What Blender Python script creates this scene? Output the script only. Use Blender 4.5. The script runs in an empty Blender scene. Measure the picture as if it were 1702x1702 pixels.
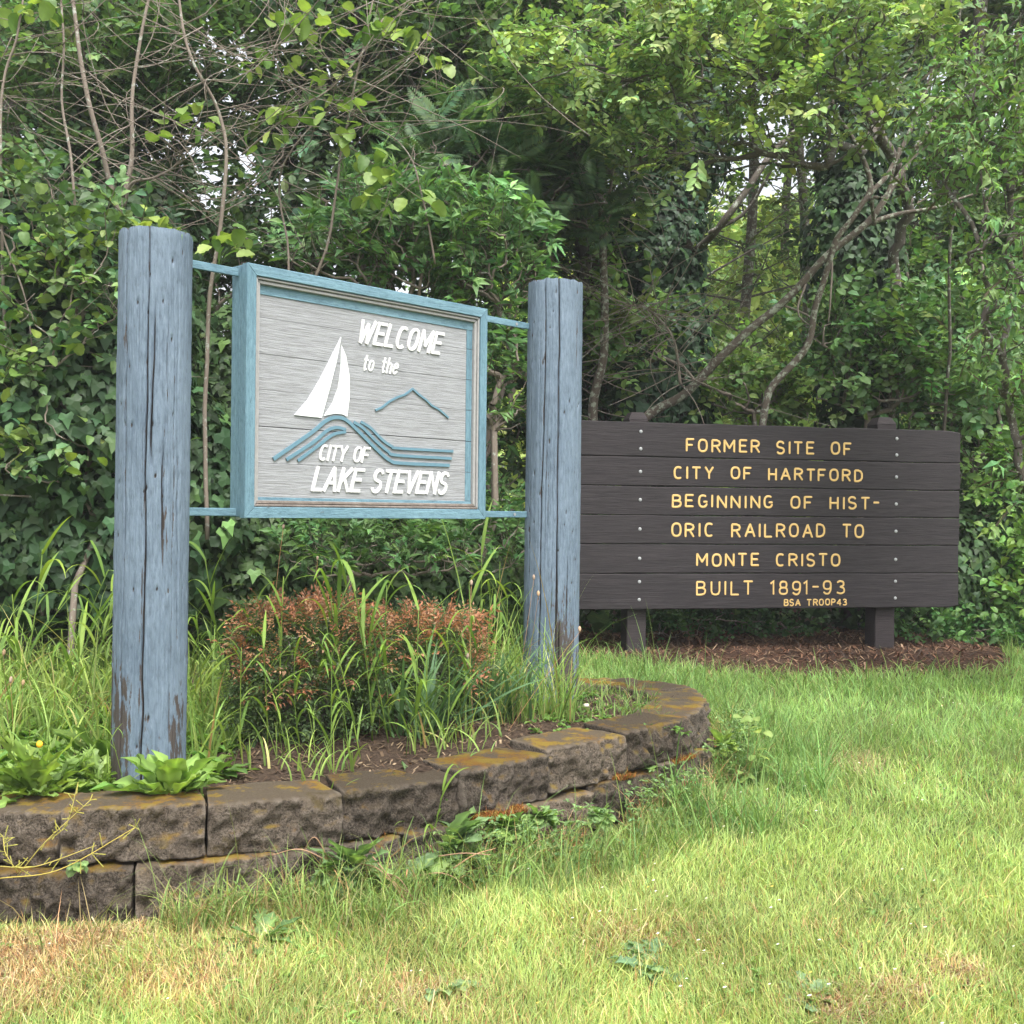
import bpy, math
import numpy as np
from mathutils import Vector, Matrix

# ------------------------------------------------------------------ camera, world, sun, exposure
SC = bpy.context.scene
COL = SC.collection
EYE = 1.45            # camera height above the near lawn
FPX = 1900.0 / 1702.0 # focal length in picture widths
ROLL = 0.0105
cam_d = bpy.data.cameras.new('camera'); cam = bpy.data.objects.new('camera', cam_d); COL.objects.link(cam)
cam_d.sensor_width = 36; cam_d.lens = 36 * FPX; cam_d.clip_start = 0.05; cam_d.clip_end = 1000
cam.location = (0, 0, EYE)
cam.rotation_euler = (Matrix.Rotation(math.radians(90), 3, 'X') @ Matrix.Rotation(ROLL, 3, 'Z')).to_euler()
SC.camera = cam
SUN_EL, SUN_AZ = math.radians(60), math.radians(158)   # azimuth clockwise from +Y (north); sun stands behind and right of the camera
w = bpy.data.worlds.new('World'); SC.world = w; w.use_nodes = True
nt = w.node_tree; nt.nodes.clear()
sky = nt.nodes.new('ShaderNodeTexSky'); sky.sky_type = 'NISHITA'; sky.sun_disc = False
sky.sun_elevation = SUN_EL; sky.sun_rotation = SUN_AZ; sky.air_density = 1.0; sky.dust_density = 6.0; sky.ozone_density = 1.0
hs = nt.nodes.new('ShaderNodeHueSaturation'); hs.inputs['Saturation'].default_value = 0.25; hs.inputs['Value'].default_value = 1.6
bg = nt.nodes.new('ShaderNodeBackground'); bg.inputs['Strength'].default_value = 0.15
wo = nt.nodes.new('ShaderNodeOutputWorld')
nt.links.new(sky.outputs[0], hs.inputs['Color']); nt.links.new(hs.outputs[0], bg.inputs['Color']); nt.links.new(bg.outputs[0], wo.inputs[0])
sl = bpy.data.lights.new('sun', 'SUN'); sl.energy = 1.5; sl.angle = math.radians(14); sl.color = (1, 0.975, 0.935)
so = bpy.data.objects.new('sun', sl); COL.objects.link(so)
sdir = Vector((math.sin(SUN_AZ) * math.cos(SUN_EL), math.cos(SUN_AZ) * math.cos(SUN_EL), math.sin(SUN_EL)))
so.rotation_euler = sdir.to_track_quat('Z', 'Y').to_euler(); so.location = sdir * 30
SC.view_settings.view_transform = 'Standard'; SC.view_settings.look = 'None'
SC.view_settings.exposure = 0.86; SC.view_settings.gamma = 1.0; SC.view_settings.use_curve_mapping = False
SC.render.engine = 'CYCLES'
SC.cycles.max_bounces = 7; SC.cycles.diffuse_bounces = 4; SC.cycles.glossy_bounces = 2; SC.cycles.transmission_bounces = 4
SC.cycles.use_denoising = True
rng = np.random.default_rng(11)
R = lambda a, b, n=None: rng.uniform(a, b, n)

def at(x, y, Y):
    """world point seen at photo pixel (x, y) at distance Y in front of the camera"""
    u = (x - 851) / 1900; v = (y - 851) / 1900
    return np.array([(u + ROLL * v) * Y, Y, EYE - (v - ROLL * u) * Y])

# ------------------------------------------------------------------ noise
def _h(i, j, k, s):
    n = (i.astype(np.int64) * 374761393 + j.astype(np.int64) * 668265263 + k.astype(np.int64) * 2147483647 + s * 974634777) & 0xffffffff
    n = ((n ^ (n >> 13)) * 1274126177) & 0xffffffff
    n = ((n ^ (n >> 16)) * 2246822519) & 0xffffffff
    return (n & 0xffffff) / float(0xffffff)
def vnoise(P, scale=1.0, seed=0):
    P = np.asarray(P, float) * scale
    I = np.floor(P); Fr = P - I; Fr = Fr * Fr * (3 - 2 * Fr); I = I.astype(np.int64)
    out = 0
    for a in (0, 1):
        for b in (0, 1):
            for c in (0, 1):
                wgt = (Fr[..., 0] if a else 1 - Fr[..., 0]) * (Fr[..., 1] if b else 1 - Fr[..., 1]) * (Fr[..., 2] if c else 1 - Fr[..., 2])
                out = out + wgt * _h(I[..., 0] + a, I[..., 1] + b, I[..., 2] + c, seed)
    return out * 2 - 1
def fbm(P, scale=1.0, seed=0, o=4):
    s = 0; amp = 1; t = 0
    for k in range(o):
        s = s + amp * vnoise(P, scale * 2 ** k, seed + k); t += amp; amp *= .5
    return s / t
def xyz(X, Y, Z=0): return np.stack(np.broadcast_arrays(X, Y, Z), -1).astype(float)

# ------------------------------------------------------------------ mesh helpers
def mk_mesh(name, V, Fs, mat=None, tint=None, smooth=False):
    V = np.asarray(V, np.float32).reshape(-1, 3)
    if isinstance(Fs, np.ndarray): Fs = [Fs]
    Fs = [np.asarray(f, np.int32) for f in Fs if len(f)]
    me = bpy.data.meshes.new(name)
    me.vertices.add(len(V)); me.vertices.foreach_set('co', V.ravel())
    loops = np.concatenate([f.ravel() for f in Fs]); me.loops.add(len(loops)); me.loops.foreach_set('vertex_index', loops)
    tot = np.concatenate([np.full(len(f), f.shape[1], np.int32) for f in Fs])
    st = np.concatenate([[0], np.cumsum(tot)[:-1]]).astype(np.int32)
    me.polygons.add(len(tot)); me.polygons.foreach_set('loop_start', st); me.polygons.foreach_set('loop_total', tot)
    me.polygons.foreach_set('use_smooth', np.full(len(tot), smooth, bool))
    if tint is not None:
        t = np.ones((len(V), 4), np.float32); t[:, :3] = np.clip(tint, 0, 1)
        at_ = me.color_attributes.new('tint', 'FLOAT_COLOR', 'POINT'); at_.data.foreach_set('color', t.ravel())
    me.update(calc_edges=True)
    if mat: me.materials.append(mat)
    return me
def link(name, me, parent=None, loc=None, kind=None, label=None, cat=None, group=None):
    o = bpy.data.objects.new(name, me); COL.objects.link(o)
    if parent is not None: o.parent = parent
    if loc is not None: o.location = loc
    if kind: o['kind'] = kind
    if label: o['label'] = label
    if cat: o['category'] = cat
    if group: o['group'] = group
    return o
def obj(name, V, Fs, mat, parent=None, tint=None, smooth=False, **k):
    return link(name, mk_mesh(name, V, Fs, mat, tint, smooth), parent, **k)
def thing(name, label, cat, loc=(0, 0, 0), group=None):
    return link(name, None, None, loc, None, label, cat, group)
class Acc:
    """collects pieces of one mesh"""
    def __init__(s): s.V = []; s.T = []; s.F = {}; s.n = 0
    def add(s, V, Fs, tint=None):
        V = np.asarray(V, float).reshape(-1, 3)
        for f in (Fs if isinstance(Fs, list) else [Fs]):
            f = np.asarray(f)
            if len(f): s.F.setdefault(f.shape[1], []).append(f + s.n)
        s.V.append(V); s.n += len(V)
        t = np.ones((len(V), 3)) * (tint if tint is not None else 1.0); s.T.append(t)
    def mesh(s, name, mat, smooth=False):
        return mk_mesh(name, np.concatenate(s.V), [np.concatenate(f) for f in s.F.values()], mat, np.concatenate(s.T), smooth)
    def obj(s, name, mat, parent=None, smooth=False, **k): return link(name, s.mesh(name, mat, smooth), parent, **k)

def box(c, h, ax=None):
    s = np.array([[-1,-1,-1],[1,-1,-1],[1,1,-1],[-1,1,-1],[-1,-1,1],[1,-1,1],[1,1,1],[-1,1,1]], float) * np.array(h)
    if ax is not None: s = s @ np.array(ax, float)
    return s + np.array(c), np.array([[0,3,2,1],[4,5,6,7],[0,1,5,4],[1,2,6,5],[2,3,7,6],[3,0,4,7]])
def unit(v): return v / np.maximum(np.linalg.norm(v, axis=-1, keepdims=True), 1e-9)
def frames(d, up):
    d = unit(d); x = np.cross(d, up); bad = np.linalg.norm(x, axis=-1) < 1e-4
    x[bad] = np.array([1., 0, 0]); x = unit(x); z = np.cross(x, d)
    return np.stack([x, d, z], -1)      # columns x,y,z
def tube(P, rad, sides=6, cap=True):
    P = np.asarray(P, float); n = len(P); rad = np.broadcast_to(rad, n)
    T = np.gradient(P, axis=0); ref = np.array([0.31, 0.17, 0.93]) if abs(unit(T.mean(0))[2]) < .8 else np.array([1., .1, 0])
    M = frames(T, np.tile(ref, (n, 1)))
    a = np.arange(sides) / sides * 2 * np.pi
    V = P[:, None] + rad[:, None, None] * (np.cos(a)[None, :, None] * M[:, None, :, 0] + np.sin(a)[None, :, None] * M[:, None, :, 2])
    i = np.arange(n - 1)[:, None] * sides; j = np.arange(sides)[None]; k = (j + 1) % sides
    F = np.stack([i + j, i + k, i + sides + k, i + sides + j], -1).reshape(-1, 4)
    V = V.reshape(-1, 3)
    if cap:
        V = np.concatenate([V, P[[0]], P[[-1]]]); m = len(V); jj = np.arange(sides); kk = (jj + 1) % sides
        c1 = np.stack([np.full(sides, m - 2), kk, jj], -1); b = (n - 1) * sides
        c2 = np.stack([np.full(sides, m - 1), b + jj, b + kk], -1)
        return V, [F, np.concatenate([c1, c2])]
    return V, [F]
def catmull(P, per=8):
    P = np.asarray(P, float); Q = np.concatenate([[2 * P[0] - P[1]], P, [2 * P[-1] - P[-2]]]); out = []
    for i in range(1, len(Q) - 2):
        t = np.linspace(0, 1, per, endpoint=False)[:, None]; a, b, c, d = Q[i - 1], Q[i], Q[i + 1], Q[i + 2]
        out.append(.5 * ((2 * b) + (c - a) * t + (2 * a - 5 * b + 4 * c - d) * t ** 2 + (3 * b - a - 3 * c + d) * t ** 3))
    return np.concatenate(out + [P[[-1]]])
def stamp(tm, M, pos, scale, tint, lvar=.22, yel=0.12):
    """copies a template (V,F,ids,twig) with rotations M, colours it leaf by leaf; returns V,F,tint"""
    V, F, ids = tm[:3]; N = len(pos); n = len(V)
    W = np.einsum('nij,vj->nvi', M, V) * np.asarray(scale).reshape(-1, 1, 1) + pos[:, None]
    FF = (F[None] + (np.arange(N) * n)[:, None, None]).reshape(-1, F.shape[1])
    nl = ids.max() + 1
    var = np.exp(rng.normal(0, lvar, (N, nl)))[..., None] * (1 + yel * rng.normal(0, 1, (N, nl))[..., None] * np.array([1.2, .35, -.3]))
    T = tint[:, None] * var[:, np.maximum(ids, 0)]
    T[:, ids < 0] = np.array([.10, .085, .06])
    return W.reshape(-1, 3), FF, np.clip(T, .004, .9).reshape(-1, 3)

# ------------------------------------------------------------------ materials
def new_mat(name):
    m = bpy.data.materials.new(name); m.use_nodes = True; n = m.node_tree; n.nodes.clear()
    out = n.nodes.new('ShaderNodeOutputMaterial'); b = n.nodes.new('ShaderNodeBsdfPrincipled'); n.links.new(b.outputs[0], out.inputs[0])
    return m, n, b, out
def N(n, t, **k):
    x = n.nodes.new('ShaderNode' + t)
    for a, v in k.items():
        if a.startswith('i_'):
            x.inputs[a[2:].replace('_', ' ')].default_value = v
        else: setattr(x, a, v)
    return x
def ramp(n, stops, fac=None, interp='LINEAR'):
    r = n.nodes.new('ShaderNodeValToRGB'); e = r.color_ramp.elements; r.color_ramp.interpolation = interp
    while len(e) < len(stops): e.new(.5)
    for el, (p, c) in zip(e, stops):
        el.position = p; el.color = (c, c, c, 1) if isinstance(c, (int, float)) else (*c, 1)
    if fac is not None: n.links.new(fac, r.inputs[0])
    return r
def mix(n, f, a, b, mode='MIX'):
    m = n.nodes.new('ShaderNodeMix'); m.data_type = 'RGBA'; m.blend_type = mode
    for s, v in ((m.inputs[0], f), (m.inputs[6], a), (m.inputs[7], b)):
        if isinstance(v, (int, float)): s.default_value = v
        elif isinstance(v, tuple): s.default_value = (*v, 1)
        else: n.links.new(v, s)
    return m.outputs[2]
def noise(n, vec, scale, detail=4, rough=.55, sx=None):
    t = n.nodes.new('ShaderNodeTexNoise'); t.inputs['Scale'].default_value = scale; t.inputs['Detail'].default_value = detail; t.inputs['Roughness'].default_value = rough
    if sx is not None:
        mp = n.nodes.new('ShaderNodeMapping'); mp.inputs['Scale'].default_value = sx; n.links.new(vec, mp.inputs[0]); vec = mp.outputs[0]
    n.links.new(vec, t.inputs[0]); return t.outputs[0]
def bump(n, b, h, dist, strength=1):
    x = n.nodes.new('ShaderNodeBump'); x.inputs['Distance'].default_value = dist; x.inputs['Strength'].default_value = strength
    n.links.new(h, x.inputs['Height']); n.links.new(x.outputs[0], b.inputs['Normal']); return x
def coord(n, out='Object'): return n.nodes.new('ShaderNodeTexCoord').outputs[out]
def plant_mat(name, rough=.5, spec=.35, trans=.35, tcol=(1.15, 1.25, .55)):
    m, n, b, out = new_mat(name)
    a = N(n, 'Attribute', attribute_name='tint')
    oi = N(n, 'ObjectInfo'); rr = ramp(n, [(0, (.78, .8, .8)), (.5, (1, 1, 1)), (1, (1.28, 1.15, .9))], oi.outputs['Random'])
    c = mix(n, 1.0, a.outputs[0], rr.outputs[0], 'MULTIPLY')
    n.links.new(c, b.inputs['Base Color']); b.inputs['Roughness'].default_value = rough; b.inputs['Specular IOR Level'].default_value = spec
    t = N(n, 'BsdfTranslucent'); tc = mix(n, 1.0, c, tcol, 'MULTIPLY'); n.links.new(tc, t.inputs[0])
    ms = N(n, 'MixShader'); ms.inputs[0].default_value = trans
    n.links.new(b.outputs[0], ms.inputs[1]); n.links.new(t.outputs[0], ms.inputs[2]); n.links.new(ms.outputs[0], out.inputs[0])
    return m
M_LEAF = plant_mat('leaf', .48, .35, .38)
M_IVY = plant_mat('ivy_leaf', .50, .28, .15)
M_GRASS = plant_mat('grass_blade', .55, .25, .4, (1.1, 1.15, .6))
M_DRY = plant_mat('dry_stalk', .8, .1, .15, (1, .9, .7))

def bark_mat(name, c1, c2, lich=(.33, .35, .30), lth=.6):
    m, n, b, out = new_mat(name); v = coord(n)
    f = noise(n, v, 22, 5, .65, (1, 1, .3)); g = noise(n, v, 26, 4, .65)
    c = mix(n, f, c1, c2)
    lm = ramp(n, [(lth - .04, 0.), (lth + .03, 1.)], g)
    c = mix(n, lm.outputs[0], c, lich)
    n.links.new(c, b.inputs['Base Color']); b.inputs['Roughness'].default_value = .9; bump(n, b, f, .01, .8)
    return m
M_BARK = bark_mat('bark', (.05, .04, .033), (.13, .11, .09))
M_TWIG = bark_mat('twig_bark', (.13, .10, .08), (.25, .21, .17), lth=.62)
M_LICHEN = bark_mat('lichened_bark', (.05, .038, .03), (.125, .10, .075), (.25, .27, .21), .55)

def wood_paint(name, base, dark, axis_scale, bare=(.085, .07, .06), peel=True, grain=40, rough=.6):
    m, n, b, out = new_mat(name); v = coord(n)
    g = noise(n, v, grain, 5, .7, axis_scale); L = noise(n, v, 4.5, 5, .65, tuple(.3 + .7 * a for a in axis_scale)); g3 = noise(n, v, 75, 5, .7, tuple(.25 + .75 * a for a in axis_scale))
    c = mix(n, ramp(n, [(.3, 0.), (.72, 1.)], g).outputs[0], dark, base)
    c = mix(n, ramp(n, [(.35, .0), (.75, .6)], L).outputs[0], c, tuple(min(1, x * 1.25 + .04) for x in base))
    c = mix(n, ramp(n, [(.30, .55), (.50, 0.)], g3).outputs[0], c, tuple(x * .6 for x in dark)); c = mix(n, ramp(n, [(.56, 0.), (.72, .35)], g3).outputs[0], c, tuple(min(1, x * 1.2 + .08) for x in base))
    if peel:
        at_ = N(n, 'Attribute', attribute_name='tint')   # red channel: how much paint is gone
        q = noise(n, v, 60, 5, .7, tuple(.2 + .8 * a for a in axis_scale))
        ad = N(n, 'Math', operation='ADD'); n.links.new(q, ad.inputs[0])
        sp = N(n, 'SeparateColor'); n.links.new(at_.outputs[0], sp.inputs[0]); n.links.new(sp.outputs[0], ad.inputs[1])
        pm = ramp(n, [(.74, 0.), (.80, 1.)], ad.outputs[0])
        bc = mix(n, g, (.035, .03, .03), bare); c = mix(n, pm.outputs[0], c, bc); c = mix(n, ramp(n, [(.25, 0.), (.6, .9)], sp.outputs[1]).outputs[0], c, (.018, .018, .022))  # bare wood where paint is gone; green channel paints crack shade near black
    n.links.new(c, b.inputs['Base Color']); b.inputs['Roughness'].default_value = rough; b.inputs['Specular IOR Level'].default_value = .3
    sm = N(n, 'Math', operation='ADD'); n.links.new(g, sm.inputs[0]); n.links.new(g3, sm.inputs[1]); bump(n, b, sm.outputs[0], .004, 1)
    return m
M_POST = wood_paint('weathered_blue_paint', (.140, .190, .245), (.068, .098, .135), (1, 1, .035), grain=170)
M_FRAME = wood_paint('teal_blue_paint', (.130, .235, .285), (.07, .14, .185), (.05, 1, .5), grain=110, peel=True)
M_FRAMEV = wood_paint('teal_blue_paint_upright', (.130, .235, .285), (.07, .14, .185), (1, 1, .05), grain=120, peel=True)
def simple(name, col, rough=.5, metal=0, var=None, sc=30, bd=0):
    m, n, b, out = new_mat(name); b.inputs['Roughness'].default_value = rough; b.inputs['Metallic'].default_value = metal
    v = coord(n); f = noise(n, v, sc, 5)
    n.links.new(mix(n, f, var or tuple(x * .75 for x in col), col), b.inputs['Base Color'])
    if bd: bump(n, b, f, bd)
    return m
M_WHITE = simple('white_lettering', (.78, .78, .77), .5, var=(.56, .57, .56), sc=70)
M_SAIL = simple('white_sail_paint', (.77, .77, .76), .5, var=(.63, .70, .70), sc=20)
M_STRIPE = simple('blue_stripe_paint', (.115, .225, .285), .55, var=(.08, .16, .21), sc=40)
M_MOULD = simple('grey_moulding', (.33, .33, .325), .65, var=(.21, .205, .20), sc=40, bd=.002)
M_MOULDR = simple('rotten_moulding', (.27, .235, .21), .9, var=(.06, .045, .035), sc=32, bd=.006)
M_YELLOW = simple('yellow_ochre_paint', (.68, .47, .18), .6, var=(.50, .31, .10), sc=60)
M_BOLT = simple('galvanised_steel', (.36, .37, .38), .55, .4, sc=50)

def plank_mat(name, light, mid, dark, ax=0, crack=True, gr=75):
    """weathered plank, grain along local x; tone of its own per plank"""
    m, n, b, out = new_mat(name); v = coord(n)
    oi = N(n, 'ObjectInfo'); cb = N(n, 'CombineXYZ'); n.links.new(oi.outputs['Random'], cb.inputs[0]); 
    vm = N(n, 'VectorMath', operation='SCALE'); n.links.new(cb.outputs[0], vm.inputs[0]); vm.inputs['Scale'].default_value = 37
    va = N(n, 'VectorMath', operation='ADD'); n.links.new(v, va.inputs[0]); n.links.new(vm.outputs[0], va.inputs[1]); v = va.outputs[0]
    sx = (.04, 1, 1)
    wv = noise(n, v, 3.0, 2, .5, (.5, 1, 1))
    g = noise(n, v, gr, 6, .7, sx); g2 = noise(n, v, gr * 3.3, 4, .7, sx); L = noise(n, v, 3.2, 4, .6, (.35, 1, 1)); fine = noise(n, v, 160, 3, .6, (.3, 1, 1))
    c = mix(n, ramp(n, [(.3, 0.), (.7, 1.)], g).outputs[0], mid, light)
    c = mix(n, ramp(n, [(.3, .0), (.7, .55)], L).outputs[0], c, mid)
    c = mix(n, ramp(n, [(.40, .55), (.56, 0.)], g2).outputs[0], c, dark)
    if crack:
        k = ramp(n, [(.235, 1.), (.275, 0.)], noise(n, v, 17, 3, .5, (.035, 1, 1))).outputs[0]
        c = mix(n, k, c, tuple(x * .25 for x in dark))
    c = mix(n, ramp(n, [(.3, .12), (.7, 0.)], fine).outputs[0], c, dark)
    n.links.new(c, b.inputs['Base Color']); b.inputs['Roughness'].default_value = .75; b.inputs['Specular IOR Level'].default_value = .25
    s = N(n, 'Math', operation='ADD'); n.links.new(g, s.inputs[0]); n.links.new(g2, s.inputs[1]); bump(n, b, s.outputs[0], .003, 1)
    return m
M_PANEL = plank_mat('grey_washed_board', (.355, .368, .385), (.275, .283, .295), (.15, .15, .152))
M_DARK = plank_mat('dark_stained_board', (.048, .040, .043), (.024, .021, .023), (.009, .008, .009), crack=True, gr=48)
M_DPOST = plank_mat('dark_stained_post', (.050, .041, .042), (.034, .028, .030), (.016, .013, .013), crack=False)

def block_mat():
    m, n, b, out = new_mat('split_face_concrete'); geo = N(n, 'NewGeometry'); v = geo.outputs['Position']
    a = noise(n, v, 120, 5, .8); bg_ = noise(n, v, 7, 4); vo = N(n, 'TexVoronoi', i_Scale=140.); n.links.new(v, vo.inputs['Vector'])
    c = mix(n, ramp(n, [(.38, 0.), (.66, 1.)], a).outputs[0], (.040, .033, .027), (.33, .275, .225))
    c = mix(n, ramp(n, [(.4, 0.), (.7, .55)], bg_).outputs[0], c, (.085, .066, .05))
    c = mix(n, ramp(n, [(.02, .8), (.10, 0.)], vo.outputs[0]).outputs[0], c, (.40, .37, .33))
    sp = N(n, 'SeparateXYZ'); n.links.new(geo.outputs['Normal'], sp.inputs[0])
    up = ramp(n, [(.30, 0.), (.8, 1.)], sp.outputs[2])
    c = mix(n, up.outputs[0], c, mix(n, a, (.060, .048, .030), (.25, .20, .145)))
    c = mix(n, ramp(n, [(.05, .55), (.16, 0.)], vo.outputs[0]).outputs[0], c, (.42, .39, .35)); ms = noise(n, v, 5.5, 6, .75); mu = N(n, 'Math', operation='MULTIPLY'); n.links.new(up.outputs[0], mu.inputs[0])
    n.links.new(ramp(n, [(.49, 0.), (.57, .9)], ms).outputs[0], mu.inputs[1])
    mc = mix(n, ramp(n, [(.35, 0.), (.62, 1.)], noise(n, v, 11, 4)).outputs[0], (.33, .12, .02), (.34, .24, .04))
    c = mix(n, mu.outputs[0], c, mc)
    mf = ramp(n, [(.60, 0.), (.68, .75)], noise(n, v, 4.1, 5, .7)); c = mix(n, mf.outputs[0], c, (.11, .085, .03))
    c = mix(n, ramp(n, [(.52, 0.), (.60, .5)], geo.outputs['Pointiness']).outputs[0], c, (.36, .31, .26))
    oi = N(n, 'ObjectInfo'); c = mix(n, 1., c, ramp(n, [(0, (.66, .64, .62)), (.5, (.92, .92, .92)), (1, (1.25, 1.2, 1.12))], oi.outputs['Random']).outputs[0], 'MULTIPLY')
    n.links.new(c, b.inputs['Base Color']); b.inputs['Roughness'].default_value = .95; b.inputs['Specular IOR Level'].default_value = .15
    s = N(n, 'Math', operation='ADD'); n.links.new(a, s.inputs[0]); n.links.new(bg_, s.inputs[1]); bump(n, b, s.outputs[0], .03, 1)
    return m
M_BLOCK = block_mat()
def soil_mat(name, c1, c2, sc=60):
    m, n, b, out = new_mat(name); v = N(n, 'NewGeometry').outputs['Position']
    a = noise(n, v, sc, 6, .75); l = noise(n, v, 3, 3)
    c = mix(n, ramp(n, [(.32, 0.), (.7, 1.)], a).outputs[0], c1, c2); c = mix(n, ramp(n, [(.4, 0.), (.7, .4)], l).outputs[0], c, tuple(x * .6 for x in c1))
    n.links.new(c, b.inputs['Base Color']); b.inputs['Roughness'].default_value = 1; b.inputs['Specular IOR Level'].default_value = .1; bump(n, b, a, .02)
    return m
M_SOIL = soil_mat('bark_mulch_soil', (.035, .024, .018), (.12, .085, .06))
M_GROUND = soil_mat('lawn_soil', (.07, .085, .028), (.17, .21, .07))
M_MULCH = soil_mat('needle_mulch', (.035, .022, .016), (.13, .075, .05))

# ------------------------------------------------------------------ ground
def sst(a, b, x): t = np.clip((x - a) / (b - a), 0, 1); return t * t * (3 - 2 * t)
def gz(X, Y):
    X = np.asarray(X, float); Y = np.asarray(Y, float)
    h = .105 * sst(2.5, 3.9, Y) + .40 * sst(4.2, 8.4, Y)
    h = h + .012 * vnoise(xyz(X, Y), 1.7, 5) + .02 * vnoise(xyz(X, Y), .6, 6) * sst(8, 12, Y)
    return h
# wall line: front upper edge of the top course, from left around the right-hand end and back
WP = np.array([(-2.95, 4.35), (-2.3, 3.88), (-1.75, 3.76), (-1.27, 3.775), (-.83, 3.93), (-.43, 4.14), (-.10, 4.33), (.17, 4.58), (.38, 4.80), (.60, 5.02), (.82, 5.27), (.97, 5.62), (1.0, 6.0), (.86, 6.33), (.56, 6.52), (.15, 6.62)])
WPs = catmull(WP, 12)
def top_z(Y): return EYE - 1.0 + .065 * sst(3.9, 5.3, Y)
def in_bed(X, Y, grow=0):
    X = np.asarray(X, float); Y = np.asarray(Y, float)
    P = np.concatenate([WPs, [(-.6, 6.9), (-3.6, 6.9), (-3.6, 4.6)]])
    if grow:
        T = np.roll(P, -1, 0) - np.roll(P, 1, 0); nn = unit(np.stack([T[:, 1], -T[:, 0]], -1)); P = P + nn * grow
    c = np.zeros(np.broadcast(X, Y).shape, bool); j = len(P) - 1
    for i in range(len(P)):
        xi, yi = P[i]; xj, yj = P[j]
        if abs(yj - yi) > 1e-9: c ^= ((yi > Y) != (yj > Y)) & (X < (xj - xi) * (Y - yi) / (yj - yi) + xi)
        j = i
    return c
def sheet(name, xs, ys, zf, mat, keep=None, **k):
    X, Y = np.meshgrid(xs, ys); V = np.stack([X, Y, zf(X, Y)], -1).reshape(-1, 3)
    nx = len(xs); i, j = np.meshgrid(np.arange(nx - 1), np.arange(len(ys) - 1)); a = (j * nx + i).ravel()
    F = np.stack([a, a + 1, a + nx + 1, a + nx], -1)
    if keep is not None: F = F[keep(V[F].mean(1)[:, 0], V[F].mean(1)[:, 1])]
    return obj(name, V, F, mat, smooth=True, kind='structure', **k)
xs = np.concatenate([np.linspace(-300, -8, 12), np.linspace(-7, 8, 120), np.linspace(9, 300, 12)])
ys = np.concatenate([np.linspace(-60, 1, 8), np.linspace(1.5, 10, 90), np.linspace(11, 40, 20), np.linspace(50, 400, 10)])
sheet('ground', xs, ys, gz, M_GROUND, label='grassy ground rising gently to the wood')
# soil of the raised bed
def soil_z(X, Y): return top_z(Y) - .035 + .018 * vnoise(xyz(X, Y), 6, 2) + .02 * vnoise(xyz(X, Y), 2, 3)
sheet('planting_bed', np.arange(-3.6, 1.1, .05), np.arange(3.8, 6.95, .05), soil_z, M_SOIL, lambda X, Y: in_bed(X, Y, -.10), label='dark mulched soil of the raised bed')
def mulch_edge(X): return 7.05 + .12 * np.sin(X * 2.1) + .1 * vnoise(xyz(X, 0), 1.5, 9) + .45 * sst(1.4, .2, X) + .14 + 1.6 * sst(3.1, 3.9, X)
def mulch_z(X, Y): return gz(X, Y) + .006 + .012 * sst(0, .35, Y - mulch_edge(X)) + .012 * vnoise(xyz(X, Y), 7, 8)
sheet('mulch_strip', np.arange(.3, 4.6, .06), np.arange(6.8, 11.5, .06), mulch_z, M_MULCH, lambda X, Y: Y > mulch_edge(X), label='strip of reddish needle mulch under the dark sign')

# ------------------------------------------------------------------ wall blocks
def block_mesh(k, L=.462, H=.178, D=.27):
    nx, nz, ny = 44, 18, 9
    V = []; F = []; idx = {}
    def vid(i, j, l):
        key = (i, j, l)
        if key not in idx: idx[key] = len(V); V.append((i / nx, j / ny, l / nz))
        return idx[key]
    for i in range(nx):
        for l in range(nz):
            F.append([vid(i, 0, l), vid(i + 1, 0, l), vid(i + 1, 0, l + 1), vid(i, 0, l + 1)])
            F.append([vid(i + 1, ny, l), vid(i, ny, l), vid(i, ny, l + 1), vid(i + 1, ny, l + 1)])
        for j in range(ny):
            F.append([vid(i, j, nz), vid(i + 1, j, nz), vid(i + 1, j + 1, nz), vid(i, j + 1, nz)])
            F.append([vid(i, j + 1, 0), vid(i + 1, j + 1, 0), vid(i + 1, j, 0), vid(i, j, 0)])
    for j in range(ny):
        for l in range(nz):
            F.append([vid(0, j + 1, l), vid(0, j, l), vid(0, j, l + 1), vid(0, j + 1, l + 1)])
            F.append([vid(nx, j, l), vid(nx, j + 1, l), vid(nx, j + 1, l + 1), vid(nx, j, l + 1)])
    V = np.array(V); x = (V[:, 0] - .5) * L; y = V[:, 1] * D; z = V[:, 2] * H
    x = x * (1 - .16 * V[:, 1])                       # narrower at the back
    P = np.stack([x, y, z], -1); C = np.array([0, D / 2, H / 2]); h = np.array([L / 2, D / 2, H / 2]); r = .007
    q = P - C; hh = h * np.array([1, 1, 1]); core = np.clip(q, -(hh - r), hh - r); dl = q - core; ln = np.linalg.norm(dl, axis=1, keepdims=True)
    q = np.where(ln > r, core + dl / np.maximum(ln, 1e-9) * r, q); P = C + q
    fr = np.clip(1 - V[:, 1] * 3.5, 0, 1)
    n1 = fbm(P, 9, 20 + k, 5); n2 = fbm(P, 30, 50 + k, 4); n1 = np.sign(n1) * np.abs(n1) ** .8
    P[:, 1] += fr * (-.030 * n1 - .028 * n2 - .008 * (1 - (2 * V[:, 0] - 1) ** 2) * (1 - (2 * V[:, 2] - 1) ** 2))
    P[:, 2] += (.004 * n2 + .006 * n1) * V[:, 2]
    P[:, 0] += .005 * fbm(P + 9, 16, 80 + k, 3)
    return mk_mesh('block', P, np.array(F), M_BLOCK, smooth=True)
BLOCKS = [block_mesh(k) for k in range(6)]
wall = thing('retaining_wall', 'low curved retaining wall of mossy split-face concrete blocks around the planting bed', 'retaining wall', (0, 4.3, 0))
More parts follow.
